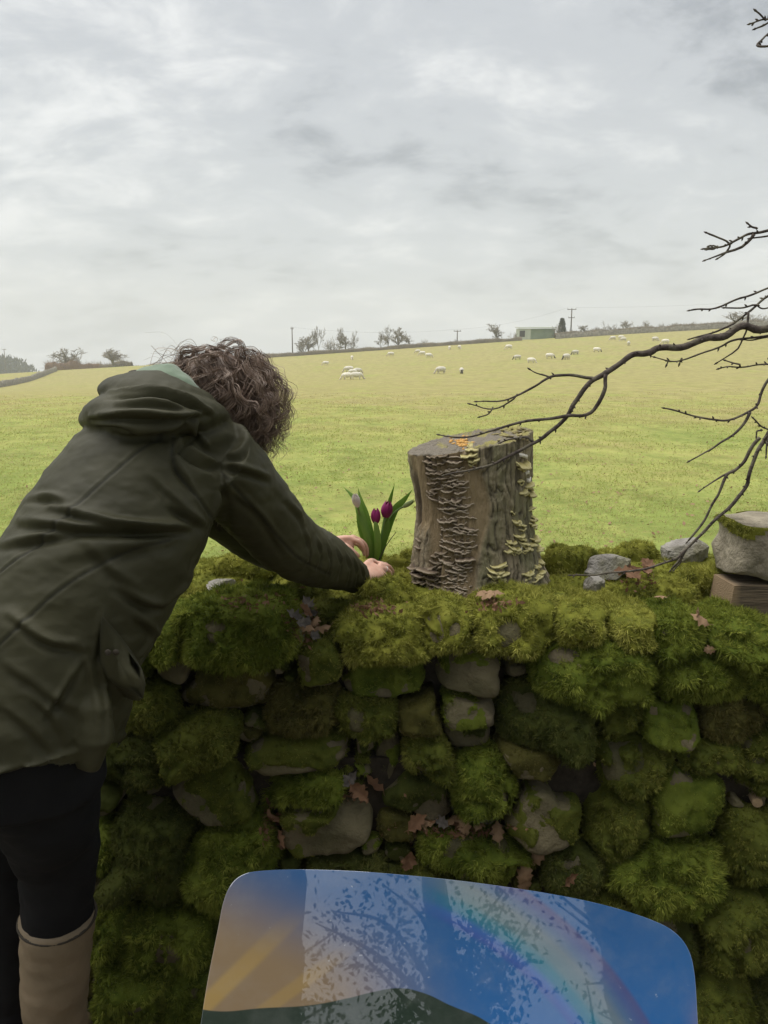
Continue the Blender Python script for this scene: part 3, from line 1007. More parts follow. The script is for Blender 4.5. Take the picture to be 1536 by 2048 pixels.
# ------------------------------------------------------------------ the sawn stump with bracket fungi
SB = on_level(953, 1186, 0.955)
SB[1] += 0.10
stump = thing('tree_stump', 'sawn grey tree stump covered in bracket fungi standing on the mossy wall', 'tree stump', tuple(SB))
kS = px_size(SB)
NU, NV = 340, 140
th = np.linspace(0, 2 * np.pi, NU, endpoint=False)      # 0 = +x, -pi/2 = towards the camera
def stump_radius(th, a):
    """radius by angle and height 0..1"""
    w = 0.181 + 0.019 * (1 - a) ** 3 - 0.006 * np.sin(a * 3)
    lob = 1 + 0.035 * np.cos(2 * th + 0.6) + 0.03 * np.cos(3 * th + 2.2) + 0.012 * np.cos(5 * th)
    flare = 0.022 * np.clip(1 - a / 0.5, 0, 1) ** 1.5 * np.clip(np.cos(th), 0, 1) + 0.03 * np.clip(1 - a / 0.3, 0, 1) ** 2 * (0.5 + 0.5 * np.cos(4 * th + 1.0))
    return w * lob + flare - 0.014 * np.exp(-((a - 0.60) / 0.24) ** 2) * np.clip(-np.cos(th), 0, 1) ** 1.5
def stump_axis(a):
    return np.array([0.004 - 0.026 * a + 0.012 * a * a, 0.0 + 0.01 * a, 0])
def cut_z(x, y):
    """height of the sloping saw cut above the base"""
    return 0.450 + 0.20 * x + 0.04 * y


TT = np.broadcast_to(th, (NV, NU))
AA = np.broadcast_to(np.linspace(0, 1, NV)[:, None], (NV, NU))
rad = stump_radius(TT, AA)
ax = 0.012 - 0.045 * AA + 0.012 * AA ** 2
xx = ax + rad * np.cos(TT)
yy = 0.01 * AA + rad * np.sin(TT)
zz_ = AA * cut_z(xx, yy) - 0.02 * (1 - AA)
deg = np.degrees(TT)
deg = np.where(deg > 180, deg - 360, deg)
# bare wood between the left flank and a curved edge; bark elsewhere
edge = -92 + 16 * np.exp(-((AA - 0.62) / 0.26) ** 2) - 6 * (1 - AA) - 12 * np.exp(-((AA - 0.97) / 0.05) ** 2)
wood = sstep(2.5, -2.5, deg - edge) * sstep(-176, -165, deg) 
leftbark = sstep(0.50, 0.44, AA + 0.03 * np.sin(TT * 40)) * sstep(-139, -147, deg)
wood = wood * (1 - leftbark)
pts = np.stack([TT.ravel() * 0.17, TT.ravel() * 0, AA.ravel() * 0.42], 1)
cyl = np.stack([np.cos(TT).ravel() * .17, np.sin(TT).ravel() * .17, AA.ravel() * 0.42], 1)
warp = cyl.copy()
warp[:, 2] *= 0.16
warp += 0.012 * np.stack([vnoise(cyl, 14, 1), vnoise(cyl, 14, 2), 0 * cyl[:, 0]], 1)
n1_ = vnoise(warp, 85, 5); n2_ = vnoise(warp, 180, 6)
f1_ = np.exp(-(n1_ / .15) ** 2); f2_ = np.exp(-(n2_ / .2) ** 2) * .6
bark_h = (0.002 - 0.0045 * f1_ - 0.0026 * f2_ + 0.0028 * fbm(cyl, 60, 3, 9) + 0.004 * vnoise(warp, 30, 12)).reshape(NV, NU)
wv = warp.copy(); wv[:, 2] *= 0.3
wood_h = (0.004 * vnoise(wv, 90, 15) + 0.003 * fbm(cyl, 12, 3, 8)).reshape(NV, NU) - 0.011
dispv = bark_h * (1 - wood) + wood_h * wood
xx = ax + (rad + dispv) * np.cos(TT)
yy = 0.01 * AA + (rad + dispv) * np.sin(TT)
sv = np.stack([xx.ravel(), yy.ravel(), zz_.ravel()], 1)
# sawn top as rings towards the heart
topr = []
tw = []
for q_ in np.linspace(0.97, 0.03, 22):
    x = ax[-1] + (rad[-1] + dispv[-1] * 0.5) * np.cos(th) * q_
    y = 0.01 + (rad[-1] + dispv[-1] * 0.5) * np.sin(th) * q_
    p = np.stack([x, y, 0 * x], 1)
    z = cut_z(x, y) + 0.003 * (1 - q_ ** 8) + 0.010 * fbm(p, 28, 4, 3) + 0.005 * vnoise(p * [1, 0.2, 1], 160, 4)
    topr.append(np.stack([x, y, z], 1)); tw.append(np.full(NU, 1.0))
allv = np.vstack([sv] + topr)
sf = grid_faces(NU, NV + len(topr))
dark = np.clip(.85 * f1_ + .55 * f2_, 0, 1)  # crease shade put into the colour, as the bark relief alone reads smooth
streak = sstep(0.05, 0.35, vnoise(warp * [1, 1, .6], 34, 40)) * (deg.ravel() < -130)
m_bark = mat('stump_bark', (0.19, 0.155, 0.10), (0.37, 0.31, 0.215), scale=40, detail=8, rough=0.92, bump=1.0, bscale=130, bdist=0.010, stretch=(1, 1, .25),
             attr=[('furrow_shade', (0.085, 0.073, 0.05)), ('wood', (0.24, 0.18, 0.105)), ('streak', (0.05, 0.038, 0.028)), ('pale', (0.42, 0.33, 0.20)), ('cut', (0.20, 0.175, 0.14)), ('lichen', (0.30, 0.27, 0.08))], c3=(0.22, 0.205, 0.12), scale3=9)
nt_ = len(topr) * NU
pale = (sstep(-0.2, 0.3, vnoise(warp, 24, 41)) * sstep(-118, -150, deg.ravel()) * sstep(.35, .6, AA.ravel()) * 0.8) * wood.ravel() + 0.35 * wood.ravel() * sstep(-118, -100, deg.ravel()) * sstep(.25, .5, AA.ravel()) * sstep(.95, .8, AA.ravel())
lich = np.concatenate([np.zeros(NV * NU), 0.8 * sstep(0.1, .5, fbm(np.vstack(topr), 22, 3, 60) + 3 * (np.vstack(topr)[:, 0] - .02))])
obj('trunk', mesh_np('trunk', allv, [sf], {'furrow_shade': np.concatenate([dark * (1 - wood.ravel()), np.zeros(nt_)]),
    'wood': np.concatenate([wood.ravel(), np.zeros(nt_)]), 'streak': np.concatenate([streak * wood.ravel() * .9, np.zeros(nt_)]),
    'pale': np.concatenate([pale, np.zeros(nt_)]), 'cut': np.concatenate([np.zeros(NV * NU), np.ones(nt_)]), 'lichen': lich}), m_bark, parent=stump)
ST_V = allv + SB
STUMP_BVH = bvh_of(ST_V, sf)

m_brk = mat('brown_bracket', (0.085, 0.060, 0.037), (0.16, 0.117, 0.074), scale=60, rough=0.85, attr=[('rim', (0.42, 0.35, 0.27)), ('band', (0.07, 0.05, 0.038))])
m_yel = mat('yellow_bracket', (0.33, 0.285, 0.09), (0.48, 0.42, 0.19), scale=50, rough=0.8, attr=[('rim', (0.62, 0.56, 0.30)), ('band', (0.20, 0.17, 0.06))])
m_wht = mat('white_fungus', (0.62, 0.58, 0.50), (0.75, 0.72, 0.66), scale=40, rough=0.85)


def bracket(px, py, w_px, out, seed, tilt=0.25, wav=0.25, thick=0.0028, m=None, name='bracket_fungus', deep=0.5):
    """a wavy shelf that grows out of the trunk where the photograph shows it"""
    h = cast(STUMP_BVH, px, py)
    if h[0] is None: return
    c = np.array(h[0]) - SB
    nrm = np.array(h[1])
    rad_ = np.array([c[0], c[1], 0]); rad_ = unit(rad_)
    nrm = unit(rad_ * 1.0 + 0.25 * np.array([nrm[0], nrm[1], 0]))
    tang = np.array([-nrm[1], nrm[0], 0])
    g = np.random.default_rng(seed)
    half = w_px * kS / 2
    R0 = math.hypot(c[0], c[1])
    nu, nv = max(10, int(w_px / 3.2)), 4
    s = np.linspace(-1, 1, nu)
    pr = np.sqrt(np.clip(1 - np.abs(s) ** 2.6, 0, 1))
    ph = g.uniform(0, 6)
    ww = np.sin(s * half * 360 + ph) * wav + np.sin(s * half * 790 + ph * 2) * wav * .45 + g.normal(0, wav * .25, nu)
    up, lo, rim = [], [], []
    for k, q in enumerate(np.linspace(0, 1, nv)):
        ang = s * half / R0
        o = out * q * pr * (1 + 0.45 * ww) + 0.0
        z = -tilt * out * q ** 1.5 * pr + 0.0045 * ww * q + 0.004 * np.sin(s * 2 + ph) + 0.0015 * q
        rr_ = R0 - 0.007 + o
        t0 = math.atan2(c[1], c[0])
        up.append(np.stack([rr_ * np.cos(t0 + ang), rr_ * np.sin(t0 + ang), c[2] + z], 1))
        rim.append(np.full(nu, sstep(.85, 1, q) * (.55 + .45 * (px > 885))))
    top = np.concatenate(up)
    bot = top - [0, 0, thick]
    bot[:nu, 2] -= thick * 1.5
    rimv = np.concatenate(rim)
    bandv = np.repeat([0, .9, .1, 0][:nv], nu)
    f = grid_faces(nu, nv, False)
    n = len(top)
    e1 = np.arange(nu - 1) + (nv - 1) * nu
    edgef = np.stack([e1, e1 + 1, e1 + 1 + n, e1 + n], 1)
    v = np.vstack([top, bot])
    return obj(name, mesh_np(name, v, [f, f[:, ::-1] + n, edgef], {'rim': np.concatenate([rimv, rimv * .6]), 'band': np.concatenate([bandv, 0 * bandv])}), m, parent=stump)


g = np.random.default_rng(12)
k = 0
# the long brown rows, from under the saw cut to the foot
rows = []
for py in np.arange(914, 1086, 7.4):
    a = (py - 918) / 168
    x0, x1 = 836 + 20 * a, 905 + 32 * min(1, a * 1.3)
    if a > .55: x0 += 12
    x = x0 + g.uniform(0, 10)
    while x < x1:
        w = g.uniform(20, 52)
        if g.random() < (0.95 if a < .5 else 0.8):
            rows.append((min(x + w / 2, x1), py + g.uniform(-5, 5), w, g.uniform(.008, .016)))
        x += w * 0.62
for py in np.arange(1090, 1194, 7.0):
    a = (py - 1092) / 100
    x = 862 - 30 * min(1, a * 2) + g.uniform(0, 8)
    x1 = 934 - 12 * a
    while x < x1:
        w = g.uniform(20, 50)
        if g.random() < 0.92: rows.append((min(x + w / 2, x1), py + g.uniform(-5, 5), w, g.uniform(.010, .020)))
        x += w * 0.66
for (px, py, w, o) in rows:
    bracket(px, py, w, o * g.uniform(.7, 1.3), 100 + k, g.uniform(.15, .7), 0.5, .0038, m_brk); k += 1
for (px, py, w, o) in [(838, 1078, 26, .016), (836, 1094, 30, .016), (832, 1130, 34, .03), (838, 1146, 52, .03), (852, 1138, 60, .03), (834, 1160, 40, .02)]:
    bracket(px, py, w, o, 300 + k, 0.25, 0.25, .004, m_brk); k += 1
# yellow caps
YEL = [(938, 908, 30, .02), (944, 898, 24, .018), (948, 916, 22, .018), (946, 886, 18, .02), (1044, 920, 36, .024), (1048, 932, 30, .016), (1042, 960, 18, .012), (1056, 966, 30, .02), (1046, 978, 26, .016), (1058, 978, 34, .022),
       (1034, 1038, 24, .014), (1040, 1048, 26, .016), (1064, 1028, 30, .02), (1062, 1044, 34, .018), (1070, 1060, 30, .018), (1038, 1066, 30, .018), (1024, 1078, 26, .014), (1030, 1090, 30, .016), (1048, 1084, 26, .016), (1066, 1072, 36, .022),
       (1064, 1084, 34, .02), (1074, 1094, 30, .02), (1020, 1098, 24, .013), (1052, 1096, 22, .014), (1078, 1118, 26, .018), (998, 1128, 30, .016), (992, 1138, 30, .018), (1002, 1146, 34, .018), (1008, 1158, 22, .012), (986, 1150, 18, .010),
       (1058, 1140, 28, .016), (1058, 1154, 24, .010), (1082, 1142, 28, .016), (1078, 1152, 30, .014), (1074, 1126, 22, .014), (1026, 1022, 14, .008), (1062, 1014, 24, .014), (988, 1166, 14, .007)]
for (px, py, w, o) in YEL:
    bracket(px, py, w * 1.15, o * 1.25, 400 + k, g.uniform(.2, .8), 0.4, .004, m_yel, name='yellow_fungus'); k += 1
    if k % 2: bracket(px + g.uniform(-9, 9), py + g.uniform(4, 9), w * .8, o * .9, 700 + k, g.uniform(.1, .7), 0.45, .004, m_yel, name='yellow_fungus'); k += 1
for (px, py, w, o) in [(1046, 908, 30, .016), (1054, 944, 22, .012), (1058, 956, 18, .012), (1044, 1086, 22, .012), (1040, 1094, 18, .010), (1078, 1100, 22, .012)]:
    bracket(px, py, w, o, 500 + k, 0.1, 0.15, .010, m_wht, name='white_fungus'); k += 1
# orange growth on the rim
m_or = mat('orange_fungus', (0.55, 0.27, 0.06), (0.62, 0.40, 0.14), scale=80, rough=0.8)
for j in range(30):
    h = cast(STUMP_BVH, g.normal(921, 12), g.normal(884, 4))
    if h[0] is None: continue
    v, f, _ = ball(np.array(h[0]) - SB, g.uniform(.004, .009, 3) * [1, 1, .7], 8, 6)
    obj('orange_fungus', mesh_np('orange_fungus', v, f), m_or, parent=stump)
# flakes of loose bark and yellow lichen on the cut's right side
m_fl = mat('bark_flake', (0.15, 0.12, 0.07), (0.34, 0.29, 0.12), scale=40, rough=.9)
for j in range(26):
    h = cast(STUMP_BVH, g.uniform(985, 1056), g.uniform(858, 884))
    if h[0] is None: continue
    c = np.array(h[0]) - SB
    a = g.uniform(0, 6.3); l, w = g.uniform(.008, .02), g.uniform(.003, .007)
    d, sd = np.array([math.cos(a), math.sin(a), g.uniform(-.1, .35)]), np.array([-math.sin(a), math.cos(a), g.uniform(-.3, .3)])
    pts_ = [c - d * l - sd * w * .5, c - sd * w, c + d * l, c + sd * w * .9, c - d * l * .4 + sd * w]
    v = np.array(pts_ + [p - np.array([0, 0, .002]) for p in pts_]) + [0, 0, .003]
    obj('bark_flake', mesh_np('bark_flake', v, [np.array([[0, 1, 2, 3, 4], [9, 8, 7, 6, 5]]), np.array([[a_, (a_ + 1) % 5, (a_ + 1) % 5 + 5, a_ + 5] for a_ in range(5)])[:, ::-1]], smooth=False), m_fl, parent=stump)

# ------------------------------------------------------------------ tulips
m_leaf = mat('tulip_leaf', (0.19, 0.34, 0.06), (0.30, 0.46, 0.095), scale=14, rough=0.5, spec=0.4, trans=0.5, stretch=(1, 1, .2))
m_stem = mat('tulip_stem', (0.14, 0.24, 0.07), (0.2, 0.3, 0.09), scale=20, rough=0.5, trans=0.1)
m_pur = mat('purple_petal', (0.22, 0.012, 0.095), (0.34, 0.028, 0.17), scale=30, rough=0.45, spec=0.4, trans=0.2, stretch=(1, 1, .2))
m_pet_w = mat('white_petal', (0.84, 0.74, 0.72), (0.9, 0.85, 0.82), scale=30, rough=0.5, trans=0.25)
m_bud = mat('green_bud', (0.26, 0.34, 0.12), (0.36, 0.42, 0.18), scale=30, rough=0.5, trans=0.1)
TD = 2.40


def tleaf(pts, w, parent, twist=0.3, fold=0.25):
    """a lance-shaped leaf along pixel points (x, y, depth offset)"""
    c = spline([P(a, b_, TD + d) for a, b_, d in pts], 18)
    s = np.linspace(0, 1, 18)
    wid = w * (np.sin(np.pi * np.clip(s * 0.86 + 0.12, 0, 1)) ** 0.75) * np.clip((1 - s) * 5, 0, 1) ** .6
    t_, _, _ = frames(c)
    v = []
    for k in range(18):
        side = unit(np.cross(t_[k], [math.sin(twist * s[k]) , -1.0, 0.15]))
        nrm = np.cross(side, t_[k])
        for q in (-1, -.5, 0, .5, 1):
            v.append(c[k] + side * q * wid[k] - nrm * fold * wid[k] * q * q * (1 + .3 * math.sin(6 * s[k])))
    v = np.array(v)
    top = v; bot = v + np.repeat(np.array([np.cross(unit(np.cross(t_[k], [0, -1, .15])), t_[k]) for k in range(18)]), 5, 0) * 0.0009
    f = grid_faces(5, 18, False)
    obj('leaf', mesh_np('leaf', rel(np.vstack([top, bot]), parent), [f, f[:, ::-1] + len(v)]), m_leaf, parent=parent)


def flower(base, axis, length, width, m, parent, open_=0.0, seed=0):
    """a closed tulip head: six overlapping cupped petals"""
    fl = bpy.data.objects.new('flower', None); COL.objects.link(fl); fl.parent = parent
    fl.empty_display_size = .02
    axis = unit(axis)
    u = unit(np.cross(axis, [0.3, 1, 0.1])); w = np.cross(axis, u)
    for j in range(6):
        a0 = j * math.pi / 3 + seed
        inner = j % 2
        nu, nv = 9, 12
        v = []
        for s in np.linspace(0, 1, nv):
            rr_ = width * (1 - 0.10 * inner) * (math.sin(math.pi * min(1, 0.12 + s * 0.80)) ** 0.7) * (1 - 0.10 * s) + open_ * s
            span = 0.70 * (1 - max(0, (s - .55) / .45) ** 2.2) + 0.03
            for q in np.linspace(-1, 1, nu):
                a = a0 + q * span
                r2 = rr_ * (1 - 0.04 * (1 - q * q) * 0) * (1 + .03 * math.cos(3 * q))
                v.append(np.asarray(base) + axis * (length * (s - 0.05 * q * q * s)) + (u * math.cos(a) + w * math.sin(a)) * r2)
        v = np.array(v)
        f = grid_faces(nu, nv, False)
        cen = np.asarray(base) + axis * length * .5
        inn = v - unit(v - cen) * 0.0009
        obj('petal', mesh_np('petal', rel(np.vstack([v, inn]), parent), [f, f[:, ::-1] + len(v)]), m, parent=fl)


def stem(pts, r, parent):
    c = spline([P(a, b_, TD + d) for a, b_, d in pts], 16)
    v, q, t_ = tube(c, r, 10)
    obj('stem', mesh_np('stem', rel(v, parent), [q, t_]), m_stem, parent=parent)
    return c


kT = px_size(P(755, 1060, TD))
foot = lambda x: P(x, 1124, TD)
t1 = thing('purple_tulip', 'smaller purple tulip bud in the bunch, nearer the hands', 'tulip', tuple(foot(748)), 'planted tulips')
c = stem([(750, 1128, -.005), (752, 1090, -.01), (752, 1046, -.015)], .0042, t1)
flower(c[-1], c[-1] - c[-4], 31 * kT, 10.5 * kT, m_pur, t1, 0, .3)
tleaf([(746, 1126, 0), (738, 1080, -.02), (722, 1030, -.015), (712, 1000, .0), (686, 973, .02)], .0135, t1, .6)
tleaf([(752, 1126, -.01), (756, 1090, -.03), (752, 1050, -.03), (748, 1040, -.02)], .011, t1, .2)
t2 = thing('purple_tulip', 'larger purple tulip in the bunch, standing higher beside the stump', 'tulip', tuple(foot(756)), 'planted tulips')
c = stem([(754, 1128, .01), (762, 1085, .005), (771, 1034, .0)], .0045, t2)
flower(c[-1], c[-1] - c[-4], 34 * kT, 12.5 * kT, m_pur, t2, 0.0005, .9)
tleaf([(756, 1126, .01), (766, 1080, .0), (774, 1050, -.005), (777, 1030, 0)], .012, t2, -.3)
tleaf([(756, 1126, .02), (768, 1060, .03), (778, 1010, .03), (790, 965, .02)], .009, t2, .4)
t3 = thing('white_tulip', 'pale pink white tulip bud between tall leaves of the bunch', 'tulip', tuple(foot(745)), 'planted tulips')
c = stem([(748, 1128, .02), (738, 1080, .02), (722, 1040, -.0), (715, 1012, -.035)], .004, t3)
flower(c[-1], c[-1] - c[-5], 34 * kT, 8.5 * kT, m_pet_w, t3, 0, .1)
tleaf([(748, 1126, .0), (742, 1080, -.01), (730, 1030, -.005), (722, 1005, 0), (716, 975, .01)], .0135, t3, -.4)
tleaf([(744, 1126, .01), (732, 1085, .01), (722, 1055, .01), (712, 1015, .015)], .012, t3, .5)
t4 = thing('tulip_bud', 'closed green tulip bud on a bent stem pointing at the stump', 'tulip', tuple(foot(760)), 'planted tulips')
c = stem([(757, 1128, .015), (768, 1070, .02), (782, 1034, .02), (798, 1018, .02), (806, 1014, .02)], .0034, t4)
flower(c[-1], P(826, 1002, TD + .02) - c[-1], 28 * kT, 5.6 * kT, m_bud, t4, -.0005, .5)
tleaf([(757, 1126, .015), (772, 1068, .02), (790, 1020, .02), (808, 1000, .015), (826, 978, .01)], .0125, t4, .3)
# dead stalk beside them
c = spline([P(758, 1120, TD - .01), P(772, 1092, TD), P(792, 1064, TD + .01)], 10)
v, q, t_ = tube(c, np.linspace(.0017, .001, 10), 6)
obj('dead_stalk', mesh_np('dead_stalk', v - c[0], [q, t_]), mat('stalk', (0.06, 0.04, 0.03)), label='thin dark dead stalk sticking up beside the tulips', cat='twig', loc=c[0])
# ------------------------------------------------------------------ the bare tree that reaches in from the right
m_twig = mat('twig_bark', (0.05, 0.040, 0.036), (0.13, 0.108, 0.092), scale=60, detail=8, rough=0.85, bump=1.0, bscale=160, bdist=0.004, spec=.15, c3=(0.15, 0.135, 0.10), scale3=25)
tree_base = np.array([2.35, 1.55, 0.0])
btree = thing('bare_tree', 'bare budding tree beyond the frame edge whose dark limbs reach over the stump', 'tree', tuple(tree_base))
c = spline([tree_base + [0, 0, -.1], tree_base + [-.02, .02, .8], tree_base + [-.06, .06, 1.9], tree_base + [-.02, .05, 3.2], tree_base + [.2, 0, 5.0]], 40)
v, q, t_ = tube(c, np.linspace(.17, .06, 40) + .03 * np.exp(-np.linspace(0, 9, 40)), 18)
v[:, :2] += 0.012 * np.stack([vnoise(v, 9, 1), vnoise(v, 9, 2)], 1)
obj('trunk', mesh_np('trunk', rel(v, btree), [q, t_]), m_twig, parent=btree)


def limb(pts, r0, r1, D, name='branch', n=None, buds=True, seed=0, knob=.1, root=None, fork=True):
    """pts: (px, py[, depth]) along a limb; radii in px at that depth"""
    pp = [P(a[0], a[1], a[2] if len(a) > 2 else D) for a in pts]
    if root is not None: pp = [np.asarray(root)] + pp
    ln = sum(np.linalg.norm(np.asarray(pp[i + 1]) - pp[i]) for i in range(len(pp) - 1))
    n = n or max(10, int(ln / 0.012))
    c = spline(pp, n)
    g = np.random.default_rng(seed)
    s = np.linspace(0, 1, n)
    kx = px_size(c[n // 2])
    r = 0.76 * (r0 * (1 - s) ** 0.85 + r1 * (1 - (1 - s) ** 0.85)) * kx / 2
    c = c + np.stack([vnoise(c, 22, seed + 1), vnoise(c, 22, seed + 2), vnoise(c, 22, seed + 3)], 1) * (0.0035 + .6 * r[:, None]) * sstep(0, .1, s)[:, None]
    r = r * (1 + knob * vnoise(c, 40, seed + 5) + knob * .8 * (vnoise(c, 90, seed + 6) > .45))
    mb = MB()
    mb.tube(c, r, 9 if r0 > 9 else 7)
    if buds:
        t_, U, V = frames(c)
        step = max(3, int(.055 / (ln / n)))
        for k in range(int(n * .25), n - 1, step):
            k = min(n - 2, k + int(g.integers(-2, 3)))
            a = g.uniform(0, 6.28)
            d = unit(math.cos(a) * U[k] + math.sin(a) * V[k] + t_[k] * .8)
            bl = g.uniform(.004, .009)
            mb.tube(np.array([c[k], c[k] + d * (r[k] + bl * .5), c[k] + d * (r[k] + bl)]), [.0016, .0022, .0005], 5)
        mb.tube(np.array([c[-1], c[-1] + t_[-1] * .005, c[-1] + t_[-1] * .011]), [.0015, .0026, .0006], 6)
    me = mb.mesh(name)
    me.transform(Matrix.Translation(-Vector(btree.location)))
    obj(name, me, m_twig, parent=btree)
    return c


D1 = 1.88
main = limb([(1760, 668, 1.72), (1620, 655, 1.8), (1536, 652), (1440, 668), (1370, 690), (1290, 702), (1262, 712), (1215, 742), (1175, 770), (1150, 805), (1130, 838), (1095, 868), (1060, 890), (1010, 918), (960, 935), (892, 951)], 27, 4.5, D1, seed=1, root=tree_base + [-.05, .06, 1.75], n=190)
limb([(1212, 748), (1206, 775), (1192, 808), (1172, 826), (1120, 836), (1050, 845), (985, 862), (935, 874), (880, 870)], 11, 3.5, D1 - .01, seed=2)
limb([(1190, 757), (1150, 750), (1115, 752), (1090, 762), (1060, 780), (1010, 802), (957, 802)], 9, 3, D1 + .01, seed=3)
limb([(1102, 758), (1080, 750), (1062, 737)], 5, 3, D1 + .01, seed=4)
limb([(1035, 788), (1005, 812), (975, 815), (945, 812)], 4.5, 3, D1 + .01, seed=5)
limb([(986, 814), (976, 826), (963, 832)], 4, 3, D1 + .01, seed=6)
limb([(1068, 884), (1052, 874), (1030, 878), (1004, 886)], 7, 3.5, D1 + .01, seed=7)
limb([(1600, 540, 1.8), (1536, 592), (1500, 620), (1450, 655), (1420, 668), (1382, 678)], 9, 4, D1 + .03, seed=8, root=main[30])
limb([(1640, 545, 1.85), (1536, 578), (1480, 598), (1430, 614), (1386, 621)], 7, 4.5, D1 + .05, seed=9, root=main[22])
limb([(1512, 610), (1490, 614), (1452, 614)], 5, 4, D1 + .03, seed=10)
limb([(1512, 610), (1524, 618), (1545, 614)], 5, 4, D1 + .03, seed=11)
limb([(1497, 623), (1496, 642), (1494, 660), (1486, 680), (1472, 700), (1436, 722)], 6, 3, D1 + .02, seed=12)
limb([(1600, 655, 1.85), (1536, 670), (1480, 678), (1440, 690), (1400, 705), (1360, 720), (1340, 721), (1311, 714)], 8, 3, D1 + .02, seed=13, root=main[24])
limb([(1338, 721), (1334, 728)], 4, 3, D1 + .02, seed=14, n=8)
limb([(1365, 718), (1360, 728)], 4, 3, D1 + .02, seed=15, n=8)
limb([(1540, 672), (1510, 680), (1485, 682)], 5, 3, D1 + .02, seed=16)
limb([(1640, 700, 1.75), (1545, 727), (1500, 731), (1470, 733), (1442, 740)], 8, 3.5, D1 - .02, seed=17, root=main[12])
limb([(1480, 733), (1462, 726), (1453, 723)], 5, 3.5, D1 - .02, seed=18)
limb([(1660, 640, 1.72), (1580, 700), (1536, 772), (1515, 810), (1498, 825), (1460, 840), (1420, 842), (1378, 830), (1334, 820)], 11, 4, D1 - .08, seed=19, root=main[8])
limb([(1500, 824), (1485, 850), (1465, 872), (1430, 895), (1382, 920)], 8, 3.5, D1 - .08, seed=20)
D2 = 2.05
low = limb([(1660, 720, 1.7), (1590, 800, 1.85), (1536, 866), (1510, 905), (1498, 945), (1490, 975), (1465, 1005), (1430, 1040), (1400, 1070), (1370, 1100), (1345, 1120), (1290, 1138), (1200, 1148), (1144, 1150)], 15, 4, D2, seed=21, root=main[5], n=150)
limb([(1520, 875), (1505, 890), (1490, 920), (1470, 940), (1450, 952), (1436, 985), (1430, 1000), (1408, 1040), (1378, 1080)], 10, 5, D2 - .03, seed=22)
limb([(1468, 940), (1440, 955), (1402, 982)], 6, 3, D2 - .03, seed=23)
limb([(1372, 1098), (1358, 1118), (1342, 1138)], 9, 5, D2 + .01, seed=24)
limb([(1364, 1106), (1364, 1124), (1352, 1140)], 4, 3, D2, seed=25, n=10)
limb([(1600, 880), (1540, 858), (1508, 840)], 6, 4, D2 - .05, seed=26, root=low[10])
limb([(1524, 860), (1514, 862), (1514, 872)], 5, 4, D2 - .05, seed=27, n=10)
limb([(1540, 868), (1534, 890), (1532, 912)], 6, 3.5, D2 - .05, seed=28, n=12)
# high spray
hi = limb([(1700, 440, 1.75), (1600, 445, 1.85), (1536, 458), (1500, 468), (1480, 478), (1458, 487), (1440, 492), (1412, 496)], 13, 4.5, D1 + .02, seed=29, root=tree_base + [-.04, .05, 2.05])
limb([(1458, 487), (1440, 478), (1425, 468), (1414, 463)], 5, 4.5, D1 + .02, seed=30)
limb([(1508, 468), (1500, 478), (1470, 500), (1440, 512), (1415, 521)], 9, 3.5, D1 + .01, seed=31)
limb([(1460, 488), (1450, 502), (1438, 512)], 5, 4, D1 + .02, seed=32, n=10)
limb([(1515, 458), (1505, 455), (1498, 450)], 6, 4, D1 + .02, seed=33, n=8)
limb([(1436, 493), (1428, 499), (1416, 501)], 4, 3.5, D1 + .02, seed=34, n=8)
limb([(1436, 492), (1428, 489), (1425, 489)], 4, 3.5, D1 + .02, seed=35, n=8)
limb([(1600, 460, 1.9), (1560, 468), (1530, 474), (1505, 478)], 6, 4, D1 + .02, seed=36)
limb([(1650, 60, 1.75), (1560, 45, 1.85), (1535, 40), (1515, 42), (1500, 44)], 8, 4.5, D1 + .02, seed=37, root=tree_base + [-.03, .05, 2.7])
limb([(1532, 40), (1520, 28), (1512, 24)], 5, 4.5, D1 + .02, seed=38, n=10)
limb([(1540, 42), (1525, 52), (1512, 58)], 5, 4, D1 + .02, seed=39, n=10)
# ------------------------------------------------------------------ the person leaning over the wall
m_jkt = mat('waxed_olive_cloth', (0.031, 0.030, 0.015), (0.047, 0.045, 0.023), scale=5, detail=5, rough=0.6, bump=0.3, bscale=420, bdist=0.0012, spec=0.2, sheen=0.0, attr=[('seam', (0.018, 0.018, 0.012))])
m_lining = mat('green_lining', (0.115, 0.165, 0.11), (0.16, 0.215, 0.15), scale=20, rough=0.9, bump=.4, bscale=300, bdist=.001, sheen=.3)
m_trs = mat('black_trousers', (0.006, 0.006, 0.007), (0.010, 0.010, 0.011), scale=12, rough=0.85, bump=.3, bscale=200, bdist=.001, spec=.15)
m_skin = mat('skin', (0.56, 0.32, 0.24), (0.64, 0.40, 0.31), scale=45, rough=0.5, spec=0.35, bump=.25, bscale=220, bdist=.0008, sss=0.15)
m_hair = mat('brown_hair', (0.090, 0.058, 0.040), (0.185, 0.122, 0.088), scale=35, rough=0.45, spec=0.4, attr=[('grey', (0.40, 0.30, 0.235))])
m_boot = mat('tan_boot', (0.15, 0.115, 0.072), (0.21, 0.16, 0.105), scale=8, rough=0.6, bump=.3, bscale=90, bdist=.002)
m_boot_d = mat('boot_trim', (0.035, 0.028, 0.02), rough=.7)
m_steel = mat('silver_ring', (0.55, 0.54, 0.52), rough=.3, spec=.8)

PERSON_BASE = np.array([-0.62, 1.44, -0.10])
person = thing('person', 'person in an olive hooded jacket bending over the wall to plant the tulips', 'person', tuple(PERSON_BASE))
RV = unit(np.array([0.80, -0.60, 0.0]))          # her right
FV = np.array([0.60, 0.80, 0.0])                 # the way she faces

